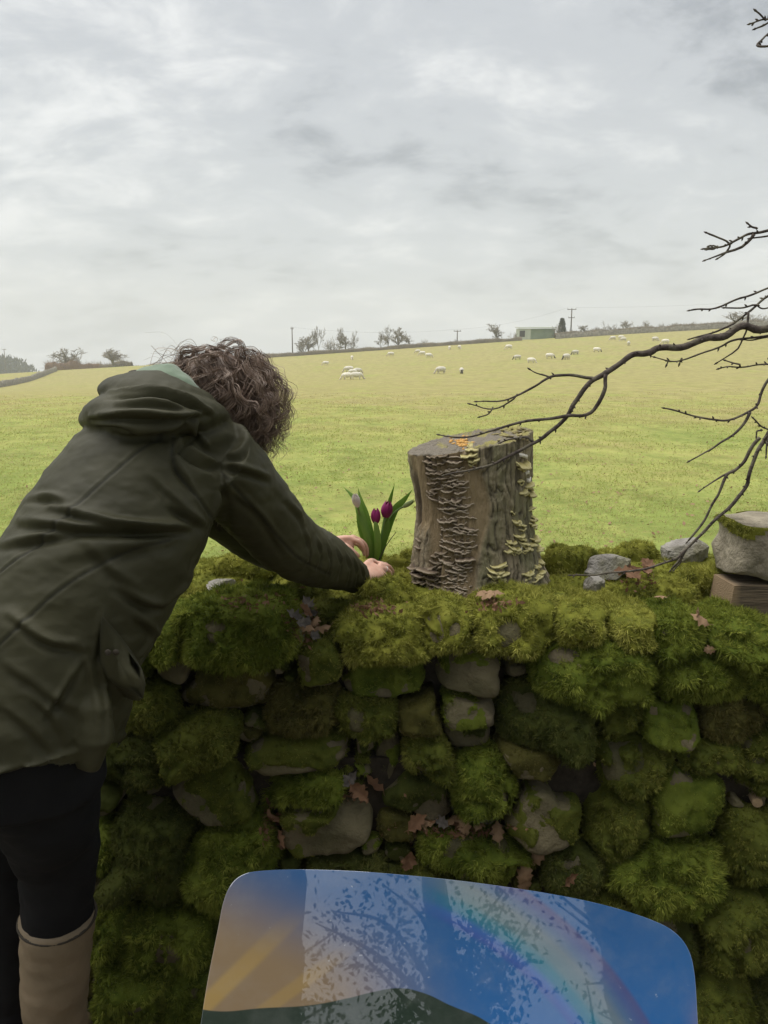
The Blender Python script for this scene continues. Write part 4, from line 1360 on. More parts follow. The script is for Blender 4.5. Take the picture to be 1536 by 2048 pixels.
# joints
pel = P(28, 1470, 1.42)
wst = P(112, 1262, 1.46)
mid = P(215, 1080, 1.53)
chs = P(292, 945, 1.62)
nek = P(345, 850, 1.70)
sh_r = P(425, 915, 1.60)
el_r = P(586, 1092, 1.86)
wr_r = P(714, 1154, 2.155)
sh_l = nek - RV * 0.16 + np.array([0, 0, -.05])
el_l = P(545, 1092, 2.10)
wr_l = P(640, 1086, 2.31)
head = P(434, 818, 1.80)
for a, b_ in (('pel-wst', (pel, wst)), ('wst-mid', (wst, mid)), ('mid-chs', (mid, chs)), ('chs-nek', (chs, nek)), ('sh-el', (sh_r, el_r)), ('el-wr', (el_r, wr_r)), ('shl-ell', (sh_l, el_l)), ('ell-wrl', (el_l, wr_l)), ('nek-head', (nek, head))):
    print(a, round(float(np.linalg.norm(b_[0] - b_[1])), 3))


def sect(c, axis, side, a, b_):
    """an elliptical section across axis: half width a along side, half depth b"""
    axis = unit(axis)
    s = unit(side - axis * np.dot(side, axis))
    return (c, s * a, np.cross(axis, s) * b_)


# ---- jacket: lofted parts joined into one surface, then folded
hem_c = P(40, 1530, 1.40)
spn = [hem_c, pel, (pel + wst) / 2, wst, mid, chs, nek]
axs = np.gradient(np.array(spn), axis=0)
wid = [(.222, .195), (.215, .190), (.205, .182), (.195, .172), (.205, .165), (.200, .150), (.10, .10)]
mb = MB()
mb.add(*loft([sect(c, a, RV, w, d) for c, a, (w, d) in zip(spn, axs, wid)], 40))
# shoulders
mb.add(*loft([sect(c, RV, np.array([0, 0, 1.0]), w, d) for c, w, d in ((sh_l - RV * .03, .05, .05), (sh_l, .085, .085), ((sh_l + nek) / 2, .11, .115), (chs + (nek - chs) * .45, .135, .13), ((sh_r + nek) / 2 + [0, 0, -.02], .12, .115), (sh_r, .092, .09), (sh_r + RV * .03, .055, .055))], 28))
def arm(sh, el, wr, r0, r1, r2, r3):
    c = spline([sh, sh + (el - sh) * .5 + np.array([0, 0, -.0]), el, el + (wr - el) * .55 + [0, 0, .004], wr], 14)
    ax_ = np.gradient(c, axis=0)
    rr_ = np.interp(np.linspace(0, 1, 14), [0, .25, .5, .8, .96, 1], [r0, r1, (r1 + r2) / 2, r2, r3, r3 * .98])
    return loft([sect(p, a, np.array([0, 0, 1.0]), q * 1.04, q * .96) for p, a, q in zip(c, ax_, rr_)], 26)
mb.add(*arm(sh_r, el_r, wr_r, .090, .087, .067, .046))
mb.add(*arm(sh_l, el_l, wr_l, .082, .078, .062, .046))
# hood rolled on the upper back: two thick folds
def roll(pts, rads, k=22):
    c = spline(pts, 22)
    ax_ = np.gradient(c, axis=0)
    ra = spline(np.array([[a, b_, 0] for a, b_ in rads]), 22)
    return loft([sect(p, a, np.array([0, -.25, 1.0]), q[0], q[1]) for p, a, q in zip(c, ax_, ra)], k)
mb.add(*roll([P(186, 836, 1.68), P(225, 825, 1.57), P(300, 822, 1.52), P(385, 824, 1.58), P(436, 836, 1.70)], [(.026, .03), (.040, .06), (.044, .075), (.042, .065), (.022, .03)]))
mb.add(*roll([P(216, 782, 1.74), P(245, 774, 1.63), P(310, 775, 1.57), P(378, 795, 1.62), P(424, 822, 1.72)], [(.014, .02), (.024, .05), (.028, .065), (.028, .055), (.014, .02)]))
# pocket flare and the tab at the hem
fl = P(232, 1330, 1.37)
mb.add(*loft([sect(P(205, 1240, 1.375), [0, 0, -1], RV, .01, .012), sect(P(222, 1300, 1.365), [0, 0, -1], RV, .045, .022), sect(P(240, 1365, 1.36), [0.1, 0, -1], RV, .050, .014), sect(P(272, 1400, 1.37), [.2, 0, -1], RV, .020, .008)], 16))
mb.add(*loft([sect(P(175, 1330, 1.36), [0, 0, -1], RV, .02, .02), sect(P(180, 1400, 1.33), [0, 0, -1], RV, .055, .035), sect(P(180, 1470, 1.32), [0, 0, -1], RV, .062, .035), sect(P(165, 1530, 1.33), [0, 0, -1], RV, .045, .018)], 18))
mb.add(*loft([sect(P(150, 1520, 1.33), [0, 0, -1], RV, .014, .008), sect(P(146, 1580, 1.33), [0, 0, -1], RV, .013, .006)], 10))
jv, jf = remesh(mb, 0.0047, 3)
jb = bvh_of(jv, jf)
seam = np.zeros(len(jv))
disp = np.zeros(len(jv))
jn = vnormals(jv, jf)


def seg_dist(v, pl):
    """distance to a polyline and where along it (0..1)"""
    best = np.full(len(v), 9.0); where = np.zeros(len(v))
    n = len(pl) - 1
    lo, hi = pl.min(0) - .09, pl.max(0) + .09
    near = ((v > lo) & (v < hi)).all(1)
    w = v[near]
    bb = best[near]; ww = where[near]
    for k in range(n):
        a, d = pl[k], pl[k + 1] - pl[k]
        t_ = np.clip(((w - a) @ d) / (d @ d + 1e-12), 0, 1)
        ds = np.linalg.norm(w - (a + t_[:, None] * d), axis=1)
        m = ds < bb
        bb[m] = ds[m]; ww[m] = (k + t_[m]) / n
    best[near] = bb; where[near] = ww
    return best, where


def trace(bvh, pix, n=14):
    out = []
    for x, y in spline(np.array([[a, b_, 0] for a, b_ in pix]), n)[:, :2]:
        h = cast(bvh, x, y)
        if h[0] is not None: out.append(np.array(h[0]))
    return np.array(out)


def fold(pix, amp, w, both=False, fade=True):
    amp, w = amp * 1.75, w * .7
    """a crease traced on the jacket: a groove with a ridge along its upper side (amp < 0: only a groove)"""
    pl = trace(jb, pix)
    if len(pl) < 2: return
    d, s = seg_dist(jv, pl)
    env = np.sin(np.pi * np.clip(s * .86 + .07, 0, 1)) if fade else 1.0
    global disp
    disp += -abs(amp) * np.exp(-(d / w) ** 2) * env
    if amp > 0:
        # ridge beside it, offset upwards in the picture
        pl2 = trace(jb, [(x, y - w * 1.7 * FPX / 1.6) for x, y in pix])
        if len(pl2) > 1:
            d2, s2 = seg_dist(jv, pl2)
            disp += amp * .9 * np.exp(-(d2 / (w * 1.1)) ** 2) * (np.sin(np.pi * np.clip(s2 * .86 + .07, 0, 1)) if fade else 1)


def seamline(pix, depth=.0016, w=.003, n=30):
    pl = trace(jb, pix, n)
    if len(pl) < 2: return
    d, s = seg_dist(jv, pl)
    global disp, seam
    disp += -depth * np.exp(-(d / w) ** 2) + depth * .8 * np.exp(-((d - .0065) / .003) ** 2)
    seam = np.maximum(seam, .9 * np.exp(-(d / .0026) ** 2))


# folds across the back that run to the armpit
for pix, a, w in [
    ([(10, 1050), (120, 1062), (250, 1068), (390, 1062)], .010, .013), ([(100, 1020), (200, 1050), (300, 1066), (380, 1066)], .009, .012),
    ([(0, 1100), (90, 1082), (150, 1075)], .006, .012), ([(20, 1010), (90, 1000), (130, 1010)], .005, .010),
    ([(330, 1010), (370, 1040), (410, 1060)], .008, .012), ([(300, 960), (350, 1010), (400, 1050)], .006, .012),
    ([(280, 870), (240, 858), (170, 862)], .004, .01), ([(390, 840), (350, 865), (250, 880)], .007, .014),
    ([(160, 1090), (230, 1160), (290, 1200)], .005, .016), ([(230, 1180), (290, 1215), (335, 1222)], .008, .012), ([(390, 1130), (370, 1180), (335, 1215)], .006, .012),
    ([(130, 1130), (260, 1110), (380, 1080)], .004, .02), ([(420, 1060), (440, 1000), (442, 940)], .009, .013), ([(345, 890), (395, 925), (438, 940)], .009, .011),
    ([(348, 905), (380, 880), (400, 850)], .007, .010), ([(380, 860), (405, 890), (420, 905)], .006, .008), ([(345, 880), (350, 930), (385, 985)], .008, .011),
    ([(438, 940), (480, 945), (540, 965)], .007, .011), ([(440, 930), (480, 915), (500, 880)], .005, .011), ([(444, 945), (455, 1010), (450, 1060)], .008, .013),
    ([(470, 1000), (520, 1040), (570, 1120)], .004, .012), ([(560, 1000), (600, 1040), (610, 1075)], .003, .012),
    ([(0, 1330), (80, 1390), (160, 1440)], .005, .014), ([(20, 1240), (90, 1290), (165, 1305)], .008, .012), ([(60, 1400), (100, 1440), (130, 1500)], .006, .012),
    ([(205, 1240), (200, 1290), (195, 1330)], .012, .011), ([(165, 1310), (180, 1380), (190, 1480)], .010, .010), ([(195, 1320), (210, 1400), (208, 1480)], .010, .009), ([(205, 1300), (235, 1345), (250, 1370)], .008, .010),
    ([(165, 1330), (120, 1400), (95, 1440)], .008, .010), ([(0, 1420), (60, 1470), (110, 1530)], .006, .014), ([(270, 1240), (310, 1280), (300, 1330)], .006, .012), ([(340, 1240), (300, 1300), (270, 1340)], .005, .012),
    ([(175, 845), (260, 838), (340, 842), (420, 835)], .011, .010), ([(215, 795), (300, 792), (370, 805), (425, 832)], .010, .009), ([(230, 815), (310, 812), (380, 822)], .005, .010)]:
    fold(pix, a, w)
# gathered ruckles on the forearm
for j, (x, y) in enumerate([(612, 1072), (634, 1082), (655, 1092), (676, 1102), (694, 1112), (708, 1122), (722, 1130)]):
    fold([(x, y), (x + 8, y + 30), (x + 2, y + 62)], .0055 - .0003 * j, .0075)
# seams
seamline([(0, 1145), (80, 1080), (180, 985), (280, 900), (340, 865)])
seamline([(340, 1080), (240, 1110), (120, 1180), (0, 1290)], .0015)
seamline([(442, 945), (510, 1020), (590, 1110), (660, 1150)], .0016)
seamline([(345, 870), (350, 930), (400, 1000), (440, 1060)], .002)
big = fbm(jv, 7, 3, 5) * .004 + fbm(jv @ np.array([[1, 0, .6], [0, 1, .3], [-.9, -.4, 2.0]]), 15, 3, 6) * .0030
jv = jv + jn * (disp + big)[:, None]
jv[:, 2] = np.maximum(jv[:, 2], .5)
obj('jacket', mesh_np('jacket', rel(jv, person), jf, {'seam': np.clip(seam, 0, 1)}), m_jkt, parent=person)
JKT_BVH = bvh_of(jv, jf)
# pocket flap standing off the hip
fp = [(204, 1232), (232, 1262), (262, 1300), (284, 1338), (292, 1368), (286, 1398), (262, 1384), (236, 1374), (214, 1356), (201, 1322), (199, 1280)]
c0 = trace(JKT_BVH, [(238, 1325), (239, 1326)], 2)[0]
fv_ = []
for q_ in (0.0, .45, .8, .97, 1.0):
    for x, y in fp:
        h = cast(JKT_BVH, 236 + (x - 236) * q_, 1322 + (y - 1322) * q_)
        hp_ = np.array(h[0]) if h[0] is not None else P(236 + (x - 236) * q_, 1322 + (y - 1322) * q_, c0[1])
        if abs(hp_[1] - c0[1]) > .09: hp_ = P(236 + (x - 236) * q_, 1322 + (y - 1322) * q_, c0[1])
        lift = .012 + .012 * math.sin(3 * q_) * (1 if y > 1300 else .3)
        fv_.append(hp_ + unit(np.array([0, 0, CAM_Z]) - hp_) * lift)
fv_ = np.array(fv_)
nfp = len(fp)
ff_ = grid_faces(nfp, 5)
bk = fv_ + unit(fv_ - np.array([0, 0, CAM_Z])) * .004
e_ = np.arange(nfp) + 4 * nfp
rimf = np.stack([e_, (np.arange(nfp) + 1) % nfp + 4 * nfp, (np.arange(nfp) + 1) % nfp + 4 * nfp + len(fv_), e_ + len(fv_)], 1)
pf = obj('pocket_flap', mesh_np('pocket_flap', rel(np.vstack([fv_, bk]), person), [ff_, ff_[:, ::-1] + len(fv_), rimf], {'seam': np.concatenate([np.repeat([0, 0, 0, .5, 0], nfp)] * 2)}), m_jkt, parent=person)
for x, y in ((216, 1305), (232, 1305)):
    h = cast(JKT_BVH, x, y)
    v, f, _ = ball(np.array(h[0]) + unit(np.array([0, 0, CAM_Z]) - np.array(h[0])) * .028, (.006, .003, .006), 12, 8)
    obj('button', mesh_np('button', rel(v, person), f), m_boot_d, parent=person)
# hood lining / scarf at the nape
mb = MB()
mb.add(*roll([P(268, 770, 1.75), P(300, 752, 1.68), P(345, 760, 1.66), P(388, 790, 1.69), P(425, 822, 1.75)], [(.008, .02), (.020, .045), (.024, .05), (.022, .04), (.010, .02)]))
v, f = remesh(mb, .006, 2)
v += vnormals(v, f) * (fbm(v, 22, 3, 4) * .006)[:, None]
obj('scarf', mesh_np('scarf', rel(v, person), f), m_lining, parent=person, label='pale green scarf at the nape')
mb = MB()
mb.add(*loft([sect(P(x, y, 1.70), [1, 0, .1], np.array([0, 0, 1.0]), r, r) for x, y, r in ((250, 757, .006), (262, 751, .012), (276, 750, .012), (292, 755, .005))], 12))
v, f = remesh(mb, .004, 2)
obj('toggle', mesh_np('toggle', rel(v, person), f), m_boot_d, parent=person)

# ---- the body: head, neck, trunk, arms with hands, legs: one continuous skin under the clothes
mb = MB()
core = [pel, wst, mid, chs, nek]
mb.add(*loft([sect(c, a, RV, w, d) for c, a, (w, d) in zip(core, np.gradient(np.array(core), axis=0), [(.15, .11), (.125, .095), (.14, .10), (.13, .09), (.06, .055)])], 24))
hv = unit(head - nek)
mb.add(*loft([sect(c, hv, RV, r, r) for c, r in ((nek - hv * .04, .06), ((nek + head) / 2, .052), (head, .055))], 18))
# head tipped forward: crown points along cr, face along fc
cr_ = unit(np.array([0.42, 0.35, 0.55])); fc = unit(np.array([0.52, 0.62, -0.80])); fc = unit(fc - cr_ * np.dot(fc, cr_)); rt = np.cross(fc, cr_)
def hpt(r_, f_, c_): return head + rt * r_ + fc * f_ + cr_ * c_
def hball(r_, f_, c_, sr, sf_, sc_, nu=18, nv=12):
    v, f, _ = ball((0, 0, 0), (1, 1, 1), nu, nv)
    return head + rt * r_ + fc * f_ + cr_ * c_ + np.outer(v[:, 0] * sr, rt) + np.outer(v[:, 1] * sf_, fc) + np.outer(v[:, 2] * sc_, cr_), f
mb.add(*hball(0, -.005, .015, .076, .096, .098, 28, 18))
mb.add(*hball(0, .030, -.060, .055, .060, .062))
mb.add(*hball(0, .092, -.020, .013, .020, .026))
mb.add(*hball(0, .082, -.060, .024, .014, .008)); mb.add(*hball(0, .080, -.092, .022, .018, .016))
for s in (-1, 1):
    mb.add(*hball(s * .077, -.005, -.015, .010, .020, .032)); mb.add(*hball(s * .030, .080, .012, .016, .012, .007))
def limbs(pts, rads, k=14, flat=1.0, up=(0, 0, 1)):
    c = spline(pts, 5 * len(pts)); r_ = np.interp(np.linspace(0, 1, len(c)), np.linspace(0, 1, len(rads)), rads)
    ax_ = np.gradient(c, axis=0)
    return loft([sect(p, a, np.array(up, float), q * flat, q) for p, a, q in zip(c, ax_, r_)], k)
mb.add(*limbs([chs, sh_r - RV * .03, (sh_r + el_r) / 2, el_r, (el_r + wr_r) / 2, wr_r], [.04, .038, .036, .034, .032, .026]))
mb.add(*limbs([chs, sh_l + RV * .03, (sh_l + el_l) / 2, el_l, (el_l + wr_l) / 2, wr_l], [.04, .038, .036, .034, .032, .026]))
def finger(pts, r0=.0086, r1=.0062):
    c = [P(*p) for p in pts]
    cs = spline(c, 16)
    r_ = np.linspace(r0, r1, 16) * (1 + .07 * np.cos(np.linspace(0, 1, 16) * 6.28 * 2))
    r_[-1] *= .45; r_[-2] *= .8
    v, q, t_ = tube(cs, r_, 12)
    mb.add(v, q, t_)
def palm(w, k1, side, r_w, hw, th_):
    c = [w, w + (k1 - w) * .35, w + (k1 - w) * .75, k1]
    a = k1 - w
    mb.add(*loft([sect(p, a, side, x, y) for p, x, y in zip(c, (r_w, hw * .85, hw, hw * .88), (r_w * .8, th_, th_ * .95, th_ * .7))], 20))
# left hand: arched over, thumb towards us, fingers closing on the stems
kl = [(700, 1077, 2.345), (703, 1074, 2.366), (702, 1077, 2.388), (697, 1084, 2.406)]
KL = [P(*k_) for k_ in kl]
palm(wr_l, (KL[1] + KL[2]) / 2 + [0, 0, -.006], KL[0] - KL[3], .028, .036, .016)
finger([kl[0], (717, 1083, 2.338), (727, 1096, 2.342), (729, 1113, 2.348)], .0092)
finger([kl[1], (721, 1081, 2.362), (733, 1095, 2.366), (735, 1114, 2.370)], .0094)
finger([kl[2], (721, 1086, 2.386), (733, 1101, 2.390), (734, 1117, 2.390)], .009)
finger([kl[3], (716, 1090, 2.408), (726, 1102, 2.408), (728, 1113, 2.406)], .0076, .0055)
finger([(666, 1088, 2.325), (686, 1091, 2.312), (703, 1101, 2.306), (719, 1115, 2.312)], .0135, .0082)
v, q, t_ = tube(spline([P(672, 1090, 2.335), P(690, 1090, 2.345), P(708, 1090, 2.35)], 8), [.022, .024, .024, .023, .022, .020, .017, .012], 14); mb.add(v, q, t_)
# right hand: flat on the moss, knuckles up
kr = [(757, 1127, 2.275), (758, 1131, 2.255), (755, 1137, 2.236), (748, 1144, 2.220)]
KR = [P(*k_) for k_ in kr]
palm(wr_r, (KR[1] + KR[2]) / 2 + [0, 0, -.004], KR[0] - KR[3], .027, .037, .015)
finger([kr[0], (770, 1129, 2.305), (780, 1137, 2.318), (783, 1147, 2.318)])
finger([kr[1], (774, 1132, 2.282), (784, 1140, 2.295), (787, 1150, 2.296)], .0088)
finger([kr[2], (770, 1138, 2.258), (781, 1145, 2.268), (784, 1153, 2.268)])
finger([kr[3], (762, 1146, 2.236), (772, 1151, 2.244), (776, 1157, 2.245)], .0076, .0056)
finger([(730, 1134, 2.215), (738, 1124, 2.255), (750, 1124, 2.300), (758, 1132, 2.325)], .012, .0078)
# legs
hip_r, hip_l = pel + RV * .085 + [0, 0, -.02], pel - RV * .085 + [0, 0, -.02]
kn_r, an_r = P(112, 1715, 1.47), np.array([P(103, 1950, 1.50)[0], 1.50, -.01])
kn_l, an_l = kn_r - RV * .165 - FV * .01, an_r - RV * .175 - FV * .02
for h_, k_, a_ in ((hip_r, kn_r, an_r), (hip_l, kn_l, an_l)):
    mb.add(*limbs([h_, (h_ + k_) / 2, k_, k_ + (a_ - k_) * .35, a_], [.085, .072, .052, .05, .036], 18, up=(0, 1, 0)))
    mb.add(*limbs([a_ + [0, 0, -.03] - FV * .04, a_ + FV * .05 + [0, 0, -.045], a_ + FV * .15 + [0, 0, -.055]], [.03, .034, .024], 14))
bv_, bf_ = remesh(mb, .0048, 1)
bd = obj('body', mesh_np('body', rel(bv_, person), bf_), m_skin, parent=person)
# finger nails would be under the moss; the ring shows
rc = P(771, 1139, 2.262); ra = unit(P(781, 1145, 2.268) - P(762, 1137, 2.25))
u_ = unit(np.cross(ra, [0, 0, 1])); w_ = np.cross(ra, u_)
a = np.linspace(0, 2 * np.pi, 25)
v, q, t_ = tube(np.array([rc + (u_ * math.cos(x) + w_ * math.sin(x)) * .0092 for x in a]), .0011, 6, cap=False)
obj('ring', mesh_np('ring', rel(v, person), q), m_steel, parent=person)

# ---- trousers and boots
mb = MB()
mb.add(*loft([sect(c, [0, 0, 1], RV, w, d) for c, w, d in ((pel + [0, 0, .06], .19, .15), (pel, .20, .165), (pel + [0, 0, -.1], .19, .15))], 24))
for h_, k_, a_, fr in ((hip_r, kn_r, an_r, .40), (hip_l, kn_l, an_l, .80)):
    mb.add(*limbs([h_ + [0, 0, .02], (h_ + k_) / 2, k_, k_ + (a_ - k_) * fr], [.110, .100, .080, .070], 22, up=(0, 1, 0)))
v, f = remesh(mb, .009, 3)
v += vnormals(v, f) * (fbm(v * [1, 1, 2], 10, 3, 3) * .007)[:, None]
obj('trousers', mesh_np('trousers', rel(v, person), f), m_trs, parent=person)
for side, (k_, a_) in enumerate(((kn_r, an_r), (kn_l, an_l))):
    mb = MB()
    top_ = k_ + (a_ - k_) * (.23, .70)[side]
    ft = np.array([0, 0, 1.0])
    mb.add(*limbs([top_, (top_ + a_) / 2 + FV * -.012, a_ + [0, 0, .01], a_ + [0, 0, -.06]], [(.079, .062)[side], (.072, .060)[side], .058, .06], 22, up=(0, 1, 0)))
    mb.add(*limbs([a_ - FV * .06 + [0, 0, -.045], a_ + FV * .04 + [0, 0, -.035], a_ + FV * .14 + [0, 0, -.05], a_ + FV * .20 + [0, 0, -.058]], [.044, .052, .046, .03], 16, flat=.8))
    v, f = remesh(mb, .009, 2)
    v += vnormals(v, f) * (fbm(v * [1, 1, 2.5], 9, 3, 13) * .006)[:, None]
    v[:, 2] = np.maximum(v[:, 2], -.108)
    b_ = obj('boot', mesh_np('boot', rel(v, person), f), m_boot, parent=person)
    a = np.linspace(0, 2 * np.pi, 41)
    axl = unit(a_ - top_); u_ = unit(np.cross(axl, [0, 1, 0])); w_ = np.cross(axl, u_)
    v, q, t_ = tube(np.array([top_ + axl * .008 + (u_ * math.cos(x) + w_ * math.sin(x)) * (.0785, .0615)[side] for x in a]), .0035, 8, cap=False)
    obj('boot_collar', mesh_np('boot_collar', rel(v, person), q), m_boot_d, parent=b_)

# ---- hair: curls that start at the crown and hang
hb = MB()
def ribbon(c, r, seed=0):
    """a flat hair ribbon: 2 triangles a step"""
    t_, U, V = frames(c)
    a = (seed * 1.7) % 6.28
    w = (U * math.cos(a) + V * math.sin(a)) * np.broadcast_to(np.asarray(r, float), (len(c),))[:, None]
    return np.stack([c - w, c + w], 1).reshape(-1, 3), grid_faces(2, len(c), False), None
hs, hf = hball(0, -.012, .018, .094, .112, .108, 30, 20)
hs = hs + unit(hs - head) * (fbm(hs, 20, 3, 2) * .010)[:, None]
hv_, hf_ = hs, hf
g = np.random.default_rng(21)
def curl_bundle(start_dir, ln, amp, wl, ns, seed, lift=1.0, spread=.010, rad=.0009, hang=.55, grey=0.0):
    """a lock: ns strands round one waving guide that follows the head and then falls"""
    g = np.random.default_rng(seed)
    n = 26
    sd = unit(start_dir)
    p = np.zeros((n, 3)); 
    el = np.array([.094, .112, .112])
    def surf(d, l): return head + fc * -.012 + cr_ * .018 + rt * d[0] * el[0] * l + fc * d[1] * el[1] * l + cr_ * d[2] * el[2] * l
    # flow: away from the crown point and downwards in the world
    down = np.array([np.dot([0, 0, -1], rt), np.dot([0, 0, -1], fc), np.dot([0, 0, -1], cr_)])
    pole = unit(np.array([0.1, -.75, .55]))
    d = sd.copy()
    step = ln / n
    off = np.zeros(3)
    for k in range(n):
        s = k / (n - 1)
        p[k] = surf(d, lift + .06 * s) + off
        tv_ = unit(d - pole) * (1 - hang) + down * hang
        tv_ = tv_ - d * np.dot(tv_, d)
        if np.linalg.norm(tv_) < .3 or (np.dot(d, down) > .72):
            off = off + np.array([0, 0, -step * .8]) + .15 * step * g.normal(0, 1, 3)
        else:
            d = unit(d + unit(tv_) * step / .105)
    t_, U, V = frames(p)
    nrm = unit(p - head)
    B = np.cross(t_, nrm)
    s = np.linspace(0, 1, n)
    ph = g.uniform(0, 6.28)
    am = amp * sstep(0, .25, s)
    L0 = np.concatenate([[0], np.cumsum(np.linalg.norm(np.diff(p, axis=0), axis=1))])
    k0 = 2 * np.pi / wl
    p = p + B * (am * np.sin(L0 * k0 + ph))[:, None] + nrm * (am * .8 * (1 + np.cos(L0 * k0 + ph)))[:, None]
    V_, Q_ = [], []
    for j in range(ns):
        o = g.normal(0, spread, 2) * .55
        ph2 = g.normal(0, .5)
        c = p + B * (o[0] * (1 - .35 * s) + .18 * am * np.sin(L0 * k0 * 1.0 + ph + ph2))[:, None] + nrm * (np.abs(o[1]) * .8 + .15 * am * np.cos(L0 * k0 + ph2))[:, None]
        c += np.cumsum(g.normal(0, .0006, (n, 3)), 0)
        m_ = int(n * g.uniform(.75, 1))
        v, q, _ = ribbon(c[:m_], 1.25 * rad * np.linspace(1.1, .55, m_), j)
        hb.add(v, q, grey=np.clip(grey + g.normal(0, .15), 0, 1))


NB = 330
for j in range(NB):
    d = unit(g.normal(0, 1, 3))
    while d[1] > .55 and d[2] < .3: d = unit(g.normal(0, 1, 3))      # not on the face
    curl_bundle(d, g.uniform(.11, .20), g.uniform(.008, .015), g.uniform(.040, .065), 16, 3000 + j, lift=g.uniform(.96, 1.08), grey=g.uniform(0, .6) ** 1.3, spread=.009, rad=.0005)
for j in range(70):                                                   # loose ends round the edge and flyaways on top
    d = unit(g.normal(0, 1, 3))
    curl_bundle(d, g.uniform(.08, .16), g.uniform(.008, .014), g.uniform(.04, .07), 2, 6000 + j, lift=g.uniform(1.05, 1.16), rad=.0004, spread=.012, grey=.6)
# locks that hang past the cheek and out over the field side
def lock(pix, amp, wl, ns, seed, rad=.0007, spread=.006, grey=.25):
    g = np.random.default_rng(seed)
    n = 30
    p = spline([P(*q) for q in pix], n)
    s = np.linspace(0, 1, n)
    t_, U, V = frames(p)
    L0 = np.concatenate([[0], np.cumsum(np.linalg.norm(np.diff(p, axis=0), axis=1))])
    ph = g.uniform(0, 6.28); k0 = 2 * np.pi / wl
    am = amp * (.3 + .9 * s)
    for j in range(ns):
        o = g.normal(0, spread, 2); ph2 = ph + g.normal(0, .35)
        c = p + U * (o[0] * (1 - .5 * s) + am * np.cos(L0 * k0 + ph2))[:, None] + V * (o[1] * (1 - .5 * s) + am * np.sin(L0 * k0 + ph2))[:, None]
        c += np.cumsum(g.normal(0, .0005, (n, 3)), 0)
        m_ = int(n * g.uniform(.8, 1))
        v, q, _ = ribbon(c[:m_], 1.25 * rad * np.linspace(1.1, .5, m_), j)
        hb.add(v, q, grey=np.clip(grey + g.normal(0, .15), 0, 1))
for j in range(54):
    x0, y0 = g.uniform(385, 530), g.uniform(700, 800)
    f_ = (x0 - 385) / 145
    d0 = g.uniform(1.70, 1.84)
    xe = 455 + 92 * f_ + g.uniform(-15, 18)
    ye = 835 + 65 * (1 - abs(f_ - .6)) + g.uniform(-25, 22)
    xm = (x0 + xe) / 2 + 14 + 22 * f_
    lock([(x0, y0, d0), (xm, (y0 + ye) / 2 - 12, d0 - .02), (xe, ye, d0 + .01)], g.uniform(.006, .012), g.uniform(.042, .06), 18, 8000 + j, grey=g.uniform(0, .55), rad=.00048, spread=.0075)
for j in range(16):
    x0, y0 = g.uniform(505, 550), g.uniform(770, 850)
    lock([(x0, y0, 1.80), (x0 + g.uniform(4, 18), y0 + 35, 1.80), (x0 + g.uniform(-28, 14), y0 + g.uniform(60, 95), 1.80)], g.uniform(.006, .011), g.uniform(.045, .06), 4, 8200 + j, rad=.0005, grey=.45)
for j in range(22):
    x0, y0 = g.uniform(470, 540), g.uniform(790, 850)
    lock([(x0, y0, 1.79), (x0 + g.uniform(8, 26), y0 + 35, 1.78), (x0 + g.uniform(5, 32), g.uniform(885, 938), 1.79)], g.uniform(.006, .011), g.uniform(.04, .055), 12, 8400 + j, rad=.0005, grey=g.uniform(.05, .5))
for j in range(6):
    lock([(495, 850, 1.80), (510 + 6 * j, 890, 1.79), (502 + 9 * j, 922 - 3 * j, 1.79)], .009, .05, 7, 8300 + j, rad=.0006)
# a backward-blown tuft at the nape
for j in range(26):
    a0 = P(g.uniform(335, 420), g.uniform(700, 760), 1.76)
    a1 = P(g.uniform(300, 345), g.uniform(700, 748), 1.74)
    c = spline([a0, (a0 + a1) / 2 + g.normal(0, .012, 3) + [0, 0, .012], a1 + g.normal(0, .01, 3)], 14)
    v, q, _ = ribbon(c, .0004, j)
    hb.add(v, q, grey=g.uniform(.2, .7))
    if j < 8:
        a1 = P(g.uniform(270, 420), g.uniform(668, 720), 1.76)
        c = spline([a0, (a0 + a1) / 2 + g.normal(0, .02, 3), a1 + g.normal(0, .015, 3)], 16)
        v, q, _ = ribbon(c, .0002, j)
        hb.add(v, q, grey=.8)
hb.add(hv_, hf_, grey=0.0)
hair = obj('hair', hb.mesh('hair'), m_hair, parent=person)
hair.data.transform(Matrix.Translation(-Vector(person.location)))
# ------------------------------------------------------------------ the glossy painted board in front
BN = unit(np.array([0.0, -math.cos(R(40)), math.sin(R(40))]))
BP0 = P(900, 1765, 1.18)
def on_board(px, py):
    d = ray(px, py)
    o = np.array([0, 0, CAM_Z])
    return o + d * (np.dot(BP0 - o, BN) / np.dot(d, BN))


out = spline(np.array([(388, 2140, 0), (400, 2060, 0), (416, 1960, 0), (436, 1860, 0), (447, 1805, 0), (462, 1770, 0), (485, 1750, 0), (520, 1742, 0), (600, 1739, 0), (720, 1743, 0), (870, 1756, 0), (1000, 1772, 0), (1130, 1793, 0), (1230, 1816, 0), (1310, 1843, 0), (1350, 1866, 0), (1376, 1900, 0), (1388, 1950, 0), (1394, 2040, 0), (1399, 2140, 0)]), 110)[:, :2]
# down to a straight lower edge, out of the frame
low = spline(np.array([(1399, 2140, 0), (1404, 2330, 0), (1380, 2372, 0), (1330, 2384, 0), (900, 2392, 0), (440, 2388, 0), (392, 2376, 0), (372, 2330, 0), (388, 2140, 0)]), 50)[1:-1, :2]
pix = np.vstack([out, low])
pts = np.array([on_board(a, b_) for a, b_ in pix])
cen = pts.mean(0)
n = len(pts)
TH = 0.010
rows, uvs = [], []
cpx = np.array([880, 2060.0])
front = BN * TH / 2
def ringp(s, h):
    return cen + (pts - cen) * s + BN * h
